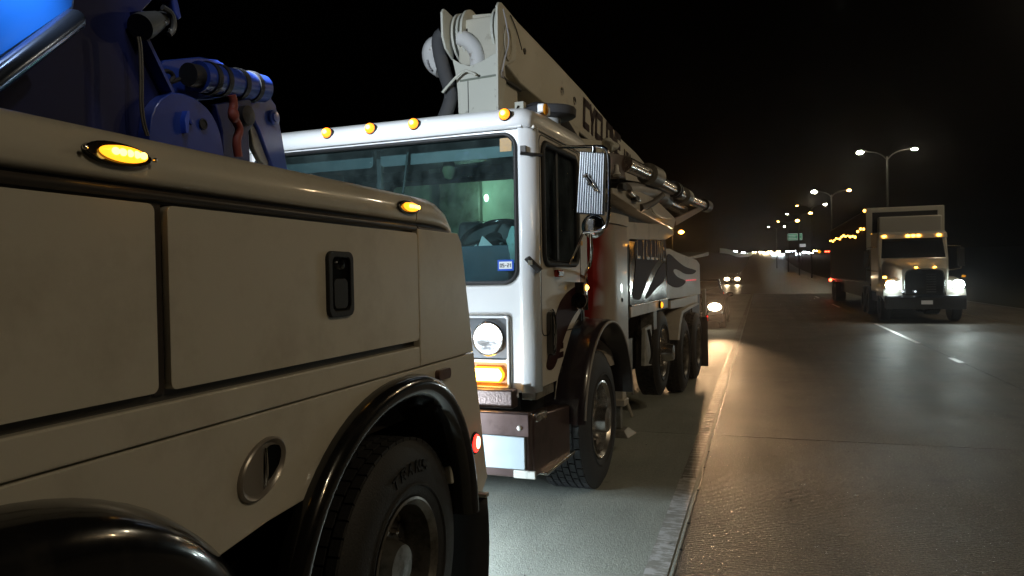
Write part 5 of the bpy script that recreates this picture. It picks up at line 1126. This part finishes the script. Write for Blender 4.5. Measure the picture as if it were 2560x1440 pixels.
# ------------------------------------------------------------------ signs and ramp barrier far off
a, b = ony(1968, 584, 300), ony(2006, 600, 300)
sg = tag(empty("exit_sign", (a.x, 300, rz_(300) - .35)), "green overhead highway sign with white border far down the road", "sign")
zb = rz_(300) - .35
w1 = a.x + (b.x - a.x) * .70
for x0, x1 in ((a.x, w1), (w1 + .25, b.x)):
    p_ = MB().plate(rrect(x0 - a.x, b.z - zb, x1 - a.x, a.z - zb, .15), [], SY, 0, .06).build("panel", SIGNG, sg)
    MB().plate(rrect(x0 - a.x + .08, b.z - zb + .08, x1 - a.x - .08, a.z - zb - .08, .12), [rrect(x0 - a.x + .2, b.z - zb + .2, x1 - a.x - .2, a.z - zb - .2, .08)], SY, -.02, -.004).build("border", SIGNW, p_)
    for k in range(3): MB().box((x0 - a.x + .45, -.02, b.z - zb + .55 + k * .62), (x1 - a.x - .45 - .3 * (k % 2), -.004, b.z - zb + .72 + k * .62)).build("legend_line", SIGNW, p_)
MB().tube([(w1 - a.x + .1, .4, 0), (w1 - a.x + .1, .4, a.z - zb + .3)], .22, 12).build("post", GALV, sg); MB().tube([(.2, .35, (a.z + b.z) / 2 - zb), (b.x - a.x - .2, .35, (a.z + b.z) / 2 - zb)], .12, 8).build("cross_arm", GALV, sg)
a, b = ony(1997, 610, 300), ony(2014, 617, 300)
s2 = tag(empty("small_sign", (a.x, 299, rz_(299) - .35)), "small white sign below the green highway sign", "sign")
MB().box((0, 0, b.z - zb), (b.x - a.x, .05, a.z - zb)).build("panel", SIGNW, s2); MB().tube([((b.x - a.x) / 2, .1, 0), ((b.x - a.x) / 2, .1, b.z - zb)], .06, 8).build("post", GALV, s2)
a = ony(2048, 629, 380); s3 = tag(empty("diamond_sign", (a.x, 380, rz_(380) - .35)), "orange diamond warning sign among the far traffic", "sign")
zz = a.z - rz_(380) + .35
MB().plate([(-.9, zz), (0, zz + .9), (.9, zz), (0, zz - .9)], [], SY, 0, .05).build("panel", mat("sign_orange_sheet", (.8, .35, .02), .5, emit=(1, .42, .02), strength=1.2, sample=False), s3); MB().tube([(0, .1, 0), (0, .1, zz - .8)], .06, 8).build("post", GALV, s3)
pts = [ony(px, py, Y) for px, py, Y in ((1800, 623, 300), (1815, 624, 310), (1830, 628, 322), (1842, 634, 340), (1855, 635, 360), (1880, 633, 392))]
br_ = MB().loft([[q + Vector((-.2, 0, -1.5)), q + Vector((-.1, 0, .35)), q + Vector((.1, 0, .35)), q + Vector((.3, 0, -1.5))] for q in spath(pts)])
o = br_.build("ramp_barrier", mat("barrier_pale", (.50, .50, .42), .6, emit=(.5, .5, .36), strength=.05, sample=False)); tag(o, "pale curving concrete barrier of a far exit ramp", "barrier")  # faint glow of its own painted into the concrete

# ------------------------------------------------------------------ night haze
hz_ = MB().box((-160, -60, -1.6), (160, 440, 30))
m = bpy.data.materials.new("haze_air"); m.use_nodes = True; nt = m.node_tree; nt.nodes.clear()
pv = nt.nodes.new("ShaderNodeVolumePrincipled"); ou = nt.nodes.new("ShaderNodeOutputMaterial"); nt.links.new(pv.outputs[0], ou.inputs["Volume"])
pv.inputs["Density"].default_value = .00028; pv.inputs["Anisotropy"].default_value = .88; pv.inputs["Color"].default_value = (.92, .90, .95, 1)
hz_.build("haze", m, smooth=0, kind="stuff")
scn.cycles.volume_bounces = 0
